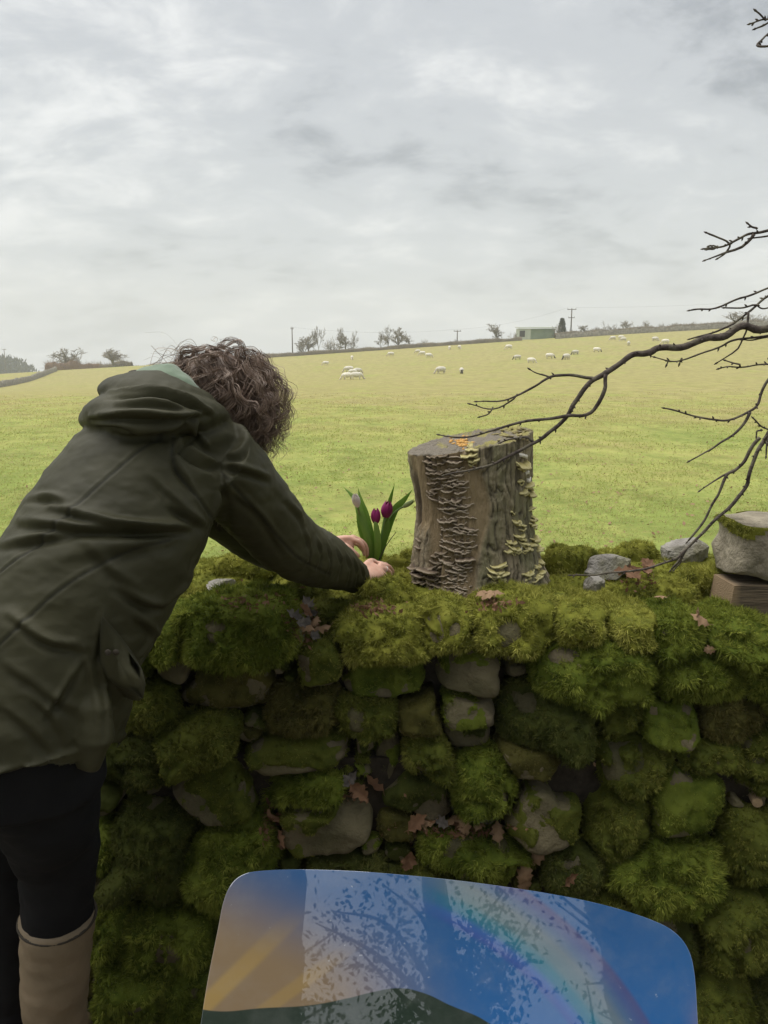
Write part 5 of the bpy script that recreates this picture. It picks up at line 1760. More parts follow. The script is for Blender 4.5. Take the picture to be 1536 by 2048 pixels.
# rounded edge from the back to the front, then rings to the middle
prof = [(0.0, -.5), (.994, -.5), (.9985, -.46), (1.0, -.3), (1.0, .3), (.9985, .46), (.996, .5), (.8, .5), (.6, .5), (.4, .5), (.2, .5), (.001, .5)]
for s, h in prof:
    rows.append(ringp(s, h * TH)); uvs.append(np.stack([(cpx[0] + (pix[:, 0] - cpx[0]) * s) / 1000, (cpx[1] + (pix[:, 1] - cpx[1]) * s) / 1000, np.full(n, h)], 1))
bv = np.vstack(rows)
# exact design coordinates from the board plane
e1 = unit(on_board(1300, 2000) - on_board(500, 2000)); e2 = np.cross(BN, e1)
def design(v):
    p = proj(v - BN * np.dot(v - BP0, BN)[:, None])
    return np.stack([p[:, 0] / 1000, p[:, 1] / 1000, 0 * p[:, 0]], 1)
dz = design(bv)
board_base = np.array([cen[0], cen[1], -0.10])
board = thing('painted_board', 'glossy painted board with rounded corners showing blue sky, rainbow, sun rays and dark hill', 'painted board', tuple(board_base))

m_board = bpy.data.materials.new('painted_panel')
m_board.use_nodes = True
t = m_board.node_tree
b = t.nodes['Principled BSDF']
at = N(t, 'ShaderNodeAttribute', attribute_name='design')
sx = N(t, 'ShaderNodeSeparateXYZ'); L(t, at, 'Vector', sx, 0)
def math_(op, a, b_=None, c_=None):
    nd = N(t, 'ShaderNodeMath', operation=op)
    for i_, q in enumerate((a, b_, c_)):
        if q is None: continue
        if isinstance(q, (int, float)): nd.inputs[i_].default_value = q
        else: t.links.new(q, nd.inputs[i_])
    return nd.outputs[0]
def rng_(v, a, b_, o0=0.0, o1=1.0, smooth=True):
    nd = N(t, 'ShaderNodeMapRange', interpolation_type='SMOOTHSTEP' if smooth else 'LINEAR')
    t.links.new(v, nd.inputs[0])
    for i_, q in zip((1, 2, 3, 4), (a, b_, o0, o1)): nd.inputs[i_].default_value = q
    return nd.outputs[0]
def mixc(f_, a, b_):
    nd = N(t, 'ShaderNodeMix', data_type='RGBA')
    t.links.new(f_, nd.inputs[0])
    for i_, q in ((6, a), (7, b_)):
        if isinstance(q, tuple): nd.inputs[i_].default_value = (*q, 1)
        else: t.links.new(q, nd.inputs[i_])
    return nd.outputs[2]
ux, uy = sx.outputs[0], sx.outputs[1]
nz = N(t, 'ShaderNodeTexNoise', i_Scale=3.0, i_Detail=4.0); L(t, at, 'Vector', nz, 'Vector')
nzo = nz.outputs[0]
blue = mixc(rng_(uy, 1.74, 2.1), (0.008, 0.068, 0.20), (0.008, 0.095, 0.29))
# warm evening glow low on one side
gl = math_('ADD', math_('MULTIPLY', math_('SUBTRACT', uy, 1.80), 2.6), math_('MULTIPLY', math_('SUBTRACT', 0.72, ux), 1.1))
glow = math_('MULTIPLY', rng_(gl, -0.05, 0.55), rng_(ux, 1.0, 0.6))
c_ = mixc(glow, blue, (0.19, 0.13, 0.07))
gl2 = rng_(math_('SUBTRACT', ux, math_('MULTIPLY', uy, 0.02)), 1.31, 1.40)
c_ = mixc(math_('MULTIPLY', gl2, rng_(uy, 1.93, 2.1, 0, .6)), c_, (0.34, 0.17, 0.12))
# two slanting rays
for x0, w_, top_ in ((0.40, .030, 1.80), (0.53, .028, 1.86)):
    # centre line runs from (x0, 2.02) to the upper right, spreading downwards
    lx = math_('ADD', x0, math_('MULTIPLY', math_('SUBTRACT', 2.02, uy), 1.02 if x0 < .45 else 1.35))
    dd = math_('ABSOLUTE', math_('SUBTRACT', ux, lx))
    f_ = math_('MULTIPLY', rng_(dd, w_ * 1.1, w_ * .5), rng_(uy, top_, 1.99, 0, .6 if x0 < .45 else .35))
    c_ = mixc(f_, c_, (0.34, 0.22, 0.045))
# rainbow
ddx, ddy = math_('SUBTRACT', ux, 0.60), math_('SUBTRACT', uy, 2.45)
rr_ = math_('SQRT', math_('ADD', math_('MULTIPLY', ddx, ddx), math_('MULTIPLY', ddy, ddy)))
rmp = N(t, 'ShaderNodeValToRGB'); el = rmp.color_ramp.elements
el[0].position = 0; el[0].color = (0.05, 0.035, 0.26, 1)
el[1].position = 1; el[1].color = (0.10, 0.015, 0.05, 1)
for q, cc in ((.13, (.04, .10, .34)), (.22, (.015, .16, .15)), (.32, (.03, .18, .11)), (.42, (.15, .20, .07)), (.62, (.19, .19, .06)), (.74, (.10, .12, .12)), (.86, (.075, .05, .12))):
    z_ = el.new(q); z_.color = (*cc, 1)
t.links.new(rng_(rr_, .672, .806, smooth=False), rmp.inputs[0])
inb = math_('MULTIPLY', rng_(rr_, .664, .680), rng_(rr_, .812, .800))
c_ = mixc(math_('MULTIPLY', inb, rng_(ux, .80, .95, 0, .45)), c_, rmp.outputs[0])
# dark hill along the lower edge
cv = N(t, 'ShaderNodeFloatCurve')
t.links.new(ux, cv.inputs['Value'])
hp = [(0.38, 2.012), (.44, 2.022), (.52, 2.016), (.62, 2.010), (.70, 1.995), (.74, 1.985), (.80, 1.976), (.845, 1.985), (.90, 2.01), (.96, 2.035), (1.0, 2.06)]
cu = cv.mapping.curves[0]
for q, (hx, hy) in enumerate(hp):
    if q < 2: cu.points[q].location = (hx, (hy - 1.9) / .4)
    else: cu.points.new(hx, (hy - 1.9) / .4)
cv.mapping.update()
hy_ = math_('ADD', math_('MULTIPLY', cv.outputs[0], .4), 1.9)
hy2 = math_('MAXIMUM', hy_, math_('ADD', 2.035, math_('MULTIPLY', math_('SUBTRACT', ux, .96), .62)))
hsel = N(t, 'ShaderNodeMix', data_type='FLOAT'); t.links.new(rng_(ux, .955, .965), hsel.inputs[0]); t.links.new(hy_, hsel.inputs[2]); t.links.new(hy2, hsel.inputs[3])
hill = rng_(math_('SUBTRACT', uy, hsel.outputs[0]), -.0015, .0015)
c_ = mixc(hill, c_, (0.005, 0.018, 0.009))
# thin scuffs
ns = N(t, 'ShaderNodeTexNoise', i_Scale=60.0, i_Detail=3.0); L(t, at, 'Vector', ns, 'Vector')
c_ = mixc(rng_(ns.outputs[0], .70, .76, 0, .35), c_, (0.5, 0.52, 0.55))
nd_ = N(t, 'ShaderNodeTexNoise', i_Scale=9.0, i_Detail=9.0, i_Roughness=0.7); L(t, at, 'Vector', nd_, 'Vector')
c_ = mixc(rng_(nd_.outputs[0], .42, .74, 0, .12), c_, (0.30, 0.30, 0.29))      # dried dust
t.links.new(rng_(nd_.outputs[0], .35, .75, .004, .028), b.inputs['Coat Roughness'])
t.links.new(c_, b.inputs['Base Color'])
b.inputs['Roughness'].default_value = 0.35
b.inputs['IOR'].default_value = 1.5
b.inputs['Coat Weight'].default_value = 1.0
b.inputs['Coat IOR'].default_value = 2.0
b.inputs['Coat Roughness'].default_value = 0.02
m_edge = mat('board_edge', (0.10, 0.16, 0.2), (0.22, 0.25, 0.26), scale=20, rough=.4)
obj('panel', mesh_np('panel', rel(bv, board), [grid_faces(n, len(prof))], {'design': dz}, smooth=False), m_board, parent=board)
# posts behind, to the ground
m_post = mat('board_post_wood', (0.10, 0.08, 0.055), (0.17, 0.135, 0.09), scale=20, rough=.85, stretch=(1, 1, .2))
for fx in (600, 1200):
    tp = on_board(fx, 1900) - BN * .025
    lo = np.array([tp[0], tp[1] + .02, -.14])
    bt = on_board(fx, 2360) - BN * .025
    v, q, t_ = tube(np.array([lo, [tp[0], tp[1] + .02, tp[2] - .03]]), .028, 4)
    obj('post', mesh_np('post', rel(v, board), [q, t_], smooth=False), m_post, parent=board)
    v, q, t_ = tube(np.array([tp, bt]), .018, 4)
    obj('batten', mesh_np('batten', rel(v, board), [q, t_], smooth=False), m_post, parent=board)
# ------------------------------------------------------------------ sheep
m_wool = mat('fleece', (0.74, 0.70, 0.60), (0.84, 0.80, 0.70), scale=12, rough=0.95, attr=[('dark', (0.035, 0.03, 0.027)), ('pale', (0.62, 0.55, 0.45))])

_t = m_wool.node_tree
_oi = N(_t, 'ShaderNodeObjectInfo')
_bs = next(n_ for n_ in _t.nodes if n_.type == 'BSDF_PRINCIPLED')
_src = _bs.inputs['Base Color'].links[0].from_socket
_mr = N(_t, 'ShaderNodeMapRange', i_3=0.74, i_4=1.02); L(_t, _oi, 'Random', _mr, 0)
_vm = N(_t, 'ShaderNodeVectorMath', operation='SCALE'); _t.links.new(_src, _vm.inputs[0]); L(_t, _mr, 0, _vm, 'Scale')
_t.links.new(_vm.outputs[0], _bs.inputs['Base Color'])


def make_sheep(name, black, headup=False):
    mb = MB()
    X_ = np.array([1.0, 0, 0])
    mb.add(*loft([((x, 0, z), np.array([0, w, 0]), np.array([0, 0, h])) for x, z, w, h in ((-.56, .62, .10, .12), (-.48, .64, .22, .22), (-.25, .66, .27, .27), (.05, .66, .28, .28), (.30, .66, .25, .26), (.46, .66, .18, .2), (.54, .66, .08, .1))], 20))
    hx, hz = (.86, .98) if headup else (.82, .24)
    nk = [(.40, .72), (.62, .84 if headup else .58), (hx - .06, hz + .06)]
    mb.add(*loft([((a, 0, z), np.array([0, r, 0]), np.array([r * .6, 0, r * .8])) for (a, z), r in zip(nk, (.17, .13, .09))], 14))
    d = unit(np.array([.35, 0, -.18])) if headup else unit(np.array([.22, 0, -.32]))
    hc = np.array([hx, 0, hz])
    mb.add(*loft([(hc + d * s, np.array([0, r, 0]), np.cross(d, [0, 1, 0]) * r * 1.1) for s, r in ((-.10, .06), (-.04, .088), (.08, .075), (.18, .05), (.22, .03))], 14))
    for s in (-1, 1):
        e0 = hc + np.array([-.04, s * .07, .06])
        mb.add(*loft([(e0 + np.array([-.02, s, .1]) * q, np.array([.03, 0, .0]), np.array([0, 0, .018])) for q in (0, .06, .12)], 8))
        for lx in (-.36, .33):
            kx = lx + (-.05 if lx < 0 else .0)
            mb.add(*loft([((a, s * .13, z), np.array([r, 0, 0]), np.array([0, r, 0])) for a, z, r in ((lx, .55, .10), (kx, .34, .055), (lx + (.02 if lx < 0 else .01), .18, .036), (lx, .02, .036), (lx, 0, .034))], 10))
    v, f = remesh(mb, .028, 1)
    wool = (v[:, 2] > .38) & (v[:, 0] < .56)
    nr = vnormals(v, f)
    v = v + nr * (wool * fbm(v, 7, 3, 3) * .03)[:, None]
    hd = sstep(.62, .70, v[:, 0]) if not headup else sstep(.66, .74, v[:, 0])
    lg = sstep(.36, .28, v[:, 2]) * (v[:, 0] < .6)
    dk = np.maximum(hd, lg) if black else np.zeros(len(v))
    pl = np.zeros(len(v)) if black else np.maximum(hd, lg)
    me = mesh_np(name, v, f, {'dark': dk, 'pale': pl})
    me.materials.append(m_wool)
    return me


SH = {'w': make_sheep('sheep', False), 'b': make_sheep('sheep', True), 'u': make_sheep('sheep', False, True)}
# px, py of the feet, kind, heading (deg, 0 = to the right), label
SHEEP = [
    (652, 730, 'w', 200, 'lone white sheep grazing below the slim trees and pole'), (704, 719, 'w', 260, 'lone white sheep near the hedge above the huddle of five'),
    (782, 712, 'w', 175, 'white sheep grazing just under the hedge below the tree cluster'),
    (698, 744, 'w', 190, 'white sheep at the upper outer edge of the huddle of five'), (706, 749, 'w', 200, 'white sheep in the very middle of the huddle of five'), (715, 747, 'w', 20, 'white sheep facing uphill of the two behind the front pair of the huddle'),
    (695, 759, 'w', 195, 'white sheep stretched low in the front pair of the huddle of five'), (713, 759, 'w', 5, 'white sheep rounder one of the front pair of the huddle of five'),
    (836, 706, 'w', 190, 'white sheep of the loose trio nearest the hedge'), (845, 710, 'w', 170, 'white sheep in the middle of the loose trio below the hedge'), (857, 715, 'w', 0, 'white sheep of the loose trio farthest from the hedge'),
    (882, 747, 'w', 205, 'white sheep grazing above the stump, its side turned'), (923, 747, 'b', 275, 'dark faced sheep facing down the field above the stump'),
    (899, 699, 'w', 250, 'white sheep of a pair near the short pole'), (919, 698, 'w', 280, 'white sheep of a pair near the short pole'),
    (1018, 698, 'w', 190, 'white sheep grazing in front of the green barn'), (1035, 719, 'b', 190, 'dark faced sheep with dark legs below the green barn'),
    (1062, 726, 'w', 320, 'white sheep turned half away below the green barn'), (1099, 717, 'b', 350, 'dark faced sheep grazing in the middle of the row of sheep'),
    (1133, 719, 'b', 215, 'dark faced sheep with lowered head beside the row of sheep'), (1151, 709, 'b', 200, 'dark faced sheep grazing below the tall pole'),
    (1193, 704, 'b', 350, 'dark faced sheep at the end of the row above the branch'),
    (1226, 680, 'w', 190, 'white sheep near the hedge wall above the branch'), (1242, 679, 'w', 10, 'white sheep of a close pair by the hedge wall'), (1247, 682, 'w', 180, 'white sheep of a close pair by the hedge wall'),
    (1257, 691, 'u', 80, 'white sheep seen from behind above the branch'), (1310, 682, 'w', 300, 'lone white sheep by the hedge wall, body in full view'), (1331, 688, 'w', 180, 'white sheep half hidden behind the branch'),
    (543, 741, 'w', 10, 'white sheep half hidden behind the brown hair')]
for j, (px, py, kd, hd, lab) in enumerate(SHEEP):
    p = ground_at(px, py)
    o = bpy.data.objects.new('sheep', SH[kd]); COL.objects.link(o)
    o.location = p - [0, 0, .16]
    o.rotation_euler = (0, 0, R(hd + (j * 37) % 21 - 10))
    sc = 0.88 + 0.05 * (j % 4)
    o.scale = (sc, sc, sc)
    tag(o, lab, 'sheep', 'sheep grazing the field')

# ------------------------------------------------------------------ hedges, trees, poles and the barn along the crest
YC = 178.0
def crest(px, Y=YC):
    d = ray(px, 700)
    x = d[0] * Y
    return np.array([x, Y, float(terrain(np.array([x]), np.array([Y]))[0])])
KC = lambda Y: Y / FPX * 1.0

m_hedge = mat('bare_hedge', (0.10, 0.085, 0.06), (0.17, 0.14, 0.095), scale=.7, rough=.95)
m_hedge_r = mat('beech_hedge', (0.16, 0.10, 0.065), (0.22, 0.145, 0.095), scale=.6, rough=.95)
m_bark2 = mat('far_bark', (0.15, 0.135, 0.11), (0.21, 0.19, 0.155), scale=2, rough=.9)
m_twigs = mat('far_twigs', (0.22, 0.195, 0.16), (0.30, 0.265, 0.22), scale=1, rough=.95)
m_conf = mat('conifer', (0.025, 0.042, 0.02), (0.05, 0.07, 0.032), scale=2, rough=.9)


def tree_mesh(h, w, seed, style='oak'):
    """a bare tree: trunk and limbs as one mesh, fine twigs as another"""
    g = np.random.default_rng(seed)
    T, C = MB(), MB()
    def grow(p, d, l, r, lev):
        n = 5
        c = [p]
        dd = d.copy()
        for k in range(n - 1):
            dd = unit(dd + g.normal(0, .13, 3) + np.array([0, 0, .06]))
            c.append(c[-1] + dd * l / (n - 1))
        c = np.array(c)
        rf_ = max(r, h * .0042)
        if lev < 4: (T if lev < 3 else C).tube(c, np.linspace(rf_, rf_ * .7, n), 5 if lev < 3 else 3)
        else:                                    # the finest twigs: flat slivers
            sd = unit(np.cross(c[-1] - c[0], g.normal(0, 1, 3))) * rf_
            C.add([c[0] - sd, c[0] + sd, c[2] + sd * .9, c[-1] + sd * .5, c[-1] - sd * .5, c[2] - sd * .9], f4=[[0, 1, 2, 5], [5, 2, 3, 4]])
        if lev >= (5 if style != 'bush' else 4): return
        m = int(g.integers(3, 5)) if lev else int(g.integers(5, 8))
        for k in range(m):
            s = g.uniform(.35, 1.0) if lev else g.uniform(.30 if style != 'slim' else .35, 1)
            q = c[min(n - 1, int(s * (n - 1)))] 
            spread = {'oak': .95, 'slim': .45, 'bush': .8, 'pollard': .9}[style]
            nd = unit(dd + g.normal(0, spread, 3) * np.array([1, 1, .6]))
            grow(q, nd, l * g.uniform(.5, .78), r * .52, lev + 1)
    if style == 'bush':
        for k in range(6): grow(np.array([g.normal(0, w * .12), g.normal(0, w * .1), 0]), unit(np.array([g.normal(0, .6), g.normal(0, .6), 1])), h * .45, h * .015, 1)
    else:
        grow(np.zeros(3), np.array([0, 0, 1.0]), h * (.42 if style != 'slim' else .6), h * (.03 if style != 'slim' else .018), 0)
    for M_ in (T, C):
        if not M_.v: continue
    allz = np.concatenate(T.v + C.v)
    sz = h / allz[:, 2].max(); sw = w / (np.percentile(np.abs(allz[:, :2]), 99) * 2)
    for M_ in (T, C):
        M_.v = [v * [sw, sw, sz] for v in M_.v]
    return T, C


def far_tree(px, hpx, wpx, style, seed, lab, Y=YC, name='bare_tree', sink=.2):
    p = crest(px, Y)
    k = Y / FPX
    T, C = tree_mesh(hpx * k, wpx * k, seed, style)
    r = thing(name, lab, 'tree', tuple(p - [0, 0, sink]), 'trees along the far hedge')
    obj('trunk', T.mesh('trunk'), m_bark2, parent=r)
    # twigs thick enough to read at this distance
    cm = C.mesh('crown')
    obj('crown', cm, m_twigs, parent=r)


TREES = [(605, 34, 30, 'bush', 'low twiggy tree at the foot of the wire pole'), (617, 40, 38, 'oak', 'round headed bare oak beside the wire pole'), (638, 54, 24, 'slim', 'tall slim bare tree next to the round oak'),
         (661, 34, 34, 'bush', 'dense bushy thicket of the middle group on the hedge'), (680, 48, 26, 'slim', 'tall pale tree rising from the thicket'), (690, 36, 34, 'oak', 'spreading bare tree inside the thicket'), (707, 42, 16, 'slim', 'thin upright tree standing apart from the thicket'),
         (762, 36, 26, 'slim', 'slim leaning tree at the edge of the second group'), (776, 46, 24, 'slim', 'tallest slim tree of the second group'), (797, 42, 36, 'oak', 'dark spreading oak of the second group'), (820, 24, 26, 'oak', 'small spreading tree at the end of the second group'), (846, 16, 22, 'bush', 'low bush beyond the second group on the hedge'),
         (913, 12, 18, 'bush', 'low bush round the short pole'), (996, 34, 38, 'oak', 'lone wide bare tree between short pole and barn'), (1030, 16, 24, 'bush', 'low bare bush against the barn end'), (1112, 28, 20, 'bush', 'pale bare bush behind the barn beside the dark conifer'),
         (1166, 20, 30, 'oak', 'small pollard tree nearest the tall pole'), (1190, 18, 22, 'bush', 'thin bare bush between the pollards'), (1212, 26, 36, 'bush', 'broad bushy pollard tree on the hedge bank'), (1247, 25, 34, 'oak', 'dark pollard tree with upright boughs on the bank'), (1290, 22, 28, 'oak', 'fan shaped pollard tree on the bank'),
         (1324, 18, 22, 'bush', 'small round bush on the bank beside the fan shaped pollard'), (1384, 16, 18, 'bush', 'small tufted tree standing alone on the brown bank'), (1470, 30, 74, 'oak', 'wide bare tree seen behind the crossing twigs'), (1508, 26, 40, 'bush', 'bushy bare tree beside the wide one behind the twigs')]
for j, (px, h, w, stl, lab) in enumerate(TREES):
    far_tree(px, h + 2, w * 1.1, stl, 700 + j, lab, YC + (j % 3) * 2)
far_tree(132, 58, 62, 'oak', 801, 'large pale bare tree behind the reddish hedge', 209, sink=.2)
far_tree(152, 48, 44, 'bush', 802, 'twiggy tree beside the large pale one behind the hedge', 208, sink=.2)
far_tree(226, 46, 58, 'oak', 803, 'broad round bare tree at the end of the reddish hedge', 194, sink=.2)


def conifer(px, hpx, wpx, Y, lab, seed, dz=0):
    p = crest(px, Y); k = Y / FPX
    g = np.random.default_rng(seed)
    h, w = hpx * k, wpx * k
    r = thing('conifer', lab, 'tree', tuple(p + [0, 0, dz]), 'conifers')
    v, q, t_ = tube(np.array([[0, 0, -.3], [0, 0, h * .6]]), [.22, .08], 7)
    obj('trunk', mesh_np('trunk', v, [q, t_]), m_bark2, parent=r)
    n = 1500
    z = g.random(n) ** .8 * h
    rr_ = w / 2 * np.clip((1 - z / h), .05, 1) ** .55 * np.sqrt(g.random(n)) * np.where(z < .08 * h, .7, 1)
    a = g.uniform(0, 6.28, n)
    bs = np.stack([rr_ * np.cos(a), rr_ * np.sin(a), z], 1)
    v, f = blades(bs, np.stack([np.cos(a), np.sin(a), .8 + 0 * a], 1), h * .12, h * .05, .1, seed, jit=.4)
    obj('crown', mesh_np('crown', v, f), m_conf, parent=r)


conifer(1122, 34, 15, YC + 1, 'dark narrow conifer right beside the green barn', 1)
conifer(103, 26, 18, 214, 'small dark conifer at the open end of the reddish hedge', 2)
conifer(120, 24, 22, 213, 'dark bushy conifer under the large pale tree', 3)


def hedge(name, lab, pxs, hpx, Y, m, seed, dens=110, wd=1.6, extra=0, cat='hedge'):
    """a twiggy hedge along the crest between pixel columns"""
    g = np.random.default_rng(seed)
    xa, xb = crest(pxs[0], Y)[0], crest(pxs[1], Y)[0]
    n = int((xb - xa) / .9) + 3
    x = np.linspace(xa, xb, n)
    yv = np.full(n, Y) if np.isscalar(Y) else np.interp(x, [xa, xb], Y)
    z = terrain(x, yv)
    k = Y / FPX
    h = hpx * k * (1 + .4 * vnoise(np.stack([x, 0 * x, 0 * x], 1), .35, seed) + .12 * vnoise(np.stack([x, 0 * x, 0 * x], 1), 1.1, seed + 1))
    root = thing(name, lab, cat, (float(x[n // 2]), Y, float(z[n // 2])))
    core = []
    for dy, fz in ((-wd / 2, -.3), (-wd * .42, .55), (-wd * .15, .9), (wd * .15, .9), (wd * .42, .55), (wd / 2, -.3)):
        core.append(np.stack([x, yv + dy, z + h * fz], 1))
    cv = np.stack(core, 1).reshape(-1, 3)
    cv += .12 * np.stack([vnoise(cv, .9, 1), vnoise(cv, .9, 2), vnoise(cv, .9, 3)], 1)
    obj('hedge_core', mesh_np('hedge_core', rel(cv, root), grid_faces(6, n, False)), m, parent=root)
    m_ = int((xb - xa) * dens)
    bx = g.uniform(xa, xb, m_); hh = np.interp(bx, x, h)
    by = Y + g.uniform(-wd / 2, wd / 2, m_)
    bs = np.stack([bx, by, terrain(bx, by) + hh * g.uniform(.1, .85, m_)], 1)
    v, f = blades(bs, np.array([0, -.3, 1.0]), hh * g.uniform(.25, .55, m_), .06, .0, seed, jit=.6)
    obj('twigs', mesh_np('twigs', rel(v, root), f), m_twigs if m is m_hedge else m, parent=root, kind='stuff')


hedge('hedge', 'long low bare hedge along the crest of the field from hair to barn', (500, 1042), 7, YC - 1, m_hedge, 31)
hedge('hedge', 'low brown hedge bank with pollards beyond the tall pole', (1108, 1640), 11, YC - 1, m_hedge, 32)
hedge('hedge', 'tall reddish beech hedge on the slope beside bare trees', (88, 200), 26, 205, m_hedge_r, 33)
hedge('hedge', 'dull brown hedge continuing from the beech hedge to the pale tree', (200, 262), 18, 200, m_hedge, 34)
hedge('hedge', 'thin straw coloured hedge between pale tree and the person', (255, 420), 11, 200, mat('straw_hedge', (.24, .19, .10), (.3, .24, .14), scale=1, rough=.95), 35)
hedge('hedge', 'small squared brown hedge left of the beech hedge gap', (64, 84), 16, 230, m_hedge_r, 36)

# distant wood: a mass of conifers on the skyline
g = np.random.default_rng(44)
n = 9000
bx = g.uniform(crest(-260, 420)[0], crest(52, 420)[0], n)
prof_ = np.interp(bx, [crest(-260, 420)[0], crest(0, 420)[0], crest(30, 420)[0], crest(52, 420)[0]], [9.5, 8.5, 6, 2])
by = 420 + g.uniform(-12, 12, n)
zt_ = P(0, 748, 420)[2]
bs = np.stack([bx, by, zt_ - 6 + (6 + prof_) * g.random(n)], 1)
v, f = blades(bs, np.array([0, -.2, 1.0]), 2.6, 1.1, .0, 4, jit=.5)
obj('distant_wood', mesh_np('distant_wood', v, f), mat('distant_conifers', (.05, .065, .05), (.07, .085, .07), scale=.2, rough=.95), kind='stuff', label='dark distant conifer wood on the skyline', cat='wood')

# dry stone walls far off
m_fw = mat('far_wall_stone', (.12, .11, .085), (.24, .22, .175), scale=2.5, rough=.95, bump=1, bscale=5, bdist=.1)
def far_wall(lab, a, b_, hh, nseg=220):
    t_ = np.linspace(0, 1, nseg)[:, None]
    c = np.asarray(a)[None] * (1 - t_) + np.asarray(b_)[None] * t_
    z = terrain(c[:, 0], c[:, 1])
    dv = unit((np.asarray(b_) - np.asarray(a))[:2]); nv_ = np.array([-dv[1], dv[0]])
    rows = []
    for off, fz in ((-.35, -.3), (-.25, 1), (.25, 1), (.35, -.3)):
        rows.append(np.stack([c[:, 0] + nv_[0] * off, c[:, 1] + nv_[1] * off, z + hh * fz + (.22 * vnoise(np.stack([c[:, 0], c[:, 1], 0 * z], 1), 2.2, 3) + .15 * vnoise(np.stack([c[:, 0], c[:, 1], 0 * z], 1), .5, 4)) * (fz > 0)], 1))
    v = np.stack(rows, 1).reshape(-1, 3)
    o = np.array([c[0, 0], c[0, 1], z[0]])
    obj('stone_wall', mesh_np('stone_wall', v - o, grid_faces(4, nseg, False)), m_fw, label=lab, cat='stone wall', loc=o)


pA, pB = ground_at(-60, 782), ground_at(112, 742)
far_wall('low grey dry stone wall running down the field edge to the road', pA[:2].tolist() + [0], pB[:2].tolist() + [0], 0.9)
pA, pB = crest(1110, YC - 4), crest(1640, YC - 4)
far_wall('long grey dry stone wall below the pollard trees', pA, pB, 1.0, 300)

# poles
m_pole = mat('pole_wood', (.09, .08, .07), (.15, .13, .11), scale=3, rough=.9)
def pole(px, y_top, y_bot, lab, arms, Y=YC, r=.14):
    p = crest(px, Y); k = Y / FPX
    h = (y_bot - y_top) * k
    root = thing('utility_pole', lab, 'pole', tuple(p), 'utility poles')
    zt = P(px, y_top, Y)[2] - p[2]
    v, q, t_ = tube(np.array([[0, 0, -.5], [0, 0, zt]]), [r, r * .7], 8)
    obj('post', mesh_np('post', v, [q, t_]), m_pole, parent=root)
    for dz_, w in arms:
        mb_ = MB().box((-w / 2, -.06, zt - dz_ - .07), (w / 2, .06, zt - dz_ + .07))
        obj('crossarm', mb_.mesh('crossarm', False), m_pole, parent=root)
        for s in (-1, 0, 1):
            v, q, t_ = tube(np.array([[s * w * .45, 0, zt - dz_ + .06], [s * w * .45, 0, zt - dz_ + .3]]), [.05, .04], 6)
            obj('insulator', mesh_np('insulator', v, [q, t_]), m_pole, parent=root)
    return p + [0, 0, zt]


tops = [pole(585, 654, 710, 'plain thin pole rising behind the low twiggy tree', [(.4, .6)]), pole(914, 661, 684, 'short pole with one crossarm over the long hedge', [(.15, 1.6)]), pole(1140, 617, 672, 'tall pole with two crossarms beside the barn', [(.2, 2.0), (2.0, 1.4)], r=.17), pole(8, 698, 735, 'pole with crossarm in front of the distant wood', [(.2, 1.8)], Y=330, r=.2)]
# overhead wires
m_wire = mat('wire', (.10, .10, .10))
for j, (a, b_, lab) in enumerate([(tops[2] + [-.9, 0, .2], tops[1] + [-.7, 0, .2], 'overhead wire between the two crossarm poles'), (tops[1] + [-.7, 0, .2], tops[0] + [-.3, 0, 0], 'overhead wire between short and plain poles'), (tops[2] + [.9, 0, .2], P(1700, 585, YC + 20), 'overhead wire leaving the tall pole uphill')]):
    s = np.linspace(0, 1, 24)[:, None]
    c = a * (1 - s) + b_ * s - np.array([0, 0, 1.0]) * 4 * s * (1 - s) * .9
    v, q, t_ = tube(c, .011, 4)
    obj('overhead_wire', mesh_np('overhead_wire', v - a, [q, t_]), m_wire, label=lab, cat='wire', loc=a)

# the green barn
k = YC / FPX
bl, br = crest(1041, YC + 1), crest(1108, YC + 1)
barn = thing('barn', 'small green corrugated barn with a dark panel for the open doorway in its end', 'barn', tuple(bl))
W = br[0] - bl[0]
zl = P(1041, 655, YC)[2] - bl[2]; zg = P(1041, 686, YC)[2] - bl[2]
zr = P(1108, 654, YC)[2] - bl[2]
m_tin = mat('green_tin', (.17, .23, .165), (.23, .29, .205), scale=.5, rough=.7)
m_tin_l = mat('pale_tin', (.33, .37, .30), (.40, .43, .35), scale=.5, rough=.7)
m_door_shade = mat('doorway_shade', (.03, .03, .03), rough=.9)
e0 = 2.1                                   # the gable end turned towards us takes the first part
mbw = MB()
nx = 60
xs3 = np.linspace(e0, W, nx)
rows = np.array([[x, -.3 + .05 * (i % 2), z] for i, x in enumerate(xs3) for z in (zg - .6, zl - .25)])
mbw.add(rows, f4=grid_faces(2, nx, False))
mbw.add([[W, -.3, zg - .6], [W, 6, zg - .6], [W, 6, zl], [W, -.3, zl - .25]], f4=[[0, 1, 2, 3]])
mbw.add([[W, 6, zg - .6], [0.2, 8, zg - .6], [0.2, 8, zl], [W, 6, zl]], f4=[[0, 1, 2, 3]])
obj('wall', mbw.mesh('wall', False), m_tin, parent=barn)
mbw = MB()
mbw.add([[0, 3, zg - .6], [e0, -.3, zg - .6], [e0, -.3, zl - .25], [0, 3, zl - .1], [.2, 8, zl], [.2, 8, zg - .6]], f4=[[0, 1, 2, 3], [0, 3, 4, 5]])
obj('end_wall', mbw.mesh('end_wall', False), m_tin_l, parent=barn)
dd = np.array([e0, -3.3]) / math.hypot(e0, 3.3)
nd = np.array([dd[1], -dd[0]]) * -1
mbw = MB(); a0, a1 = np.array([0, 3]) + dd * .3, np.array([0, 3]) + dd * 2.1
nn_ = np.array([-3.3, -e0]) / math.hypot(e0, 3.3) * .03
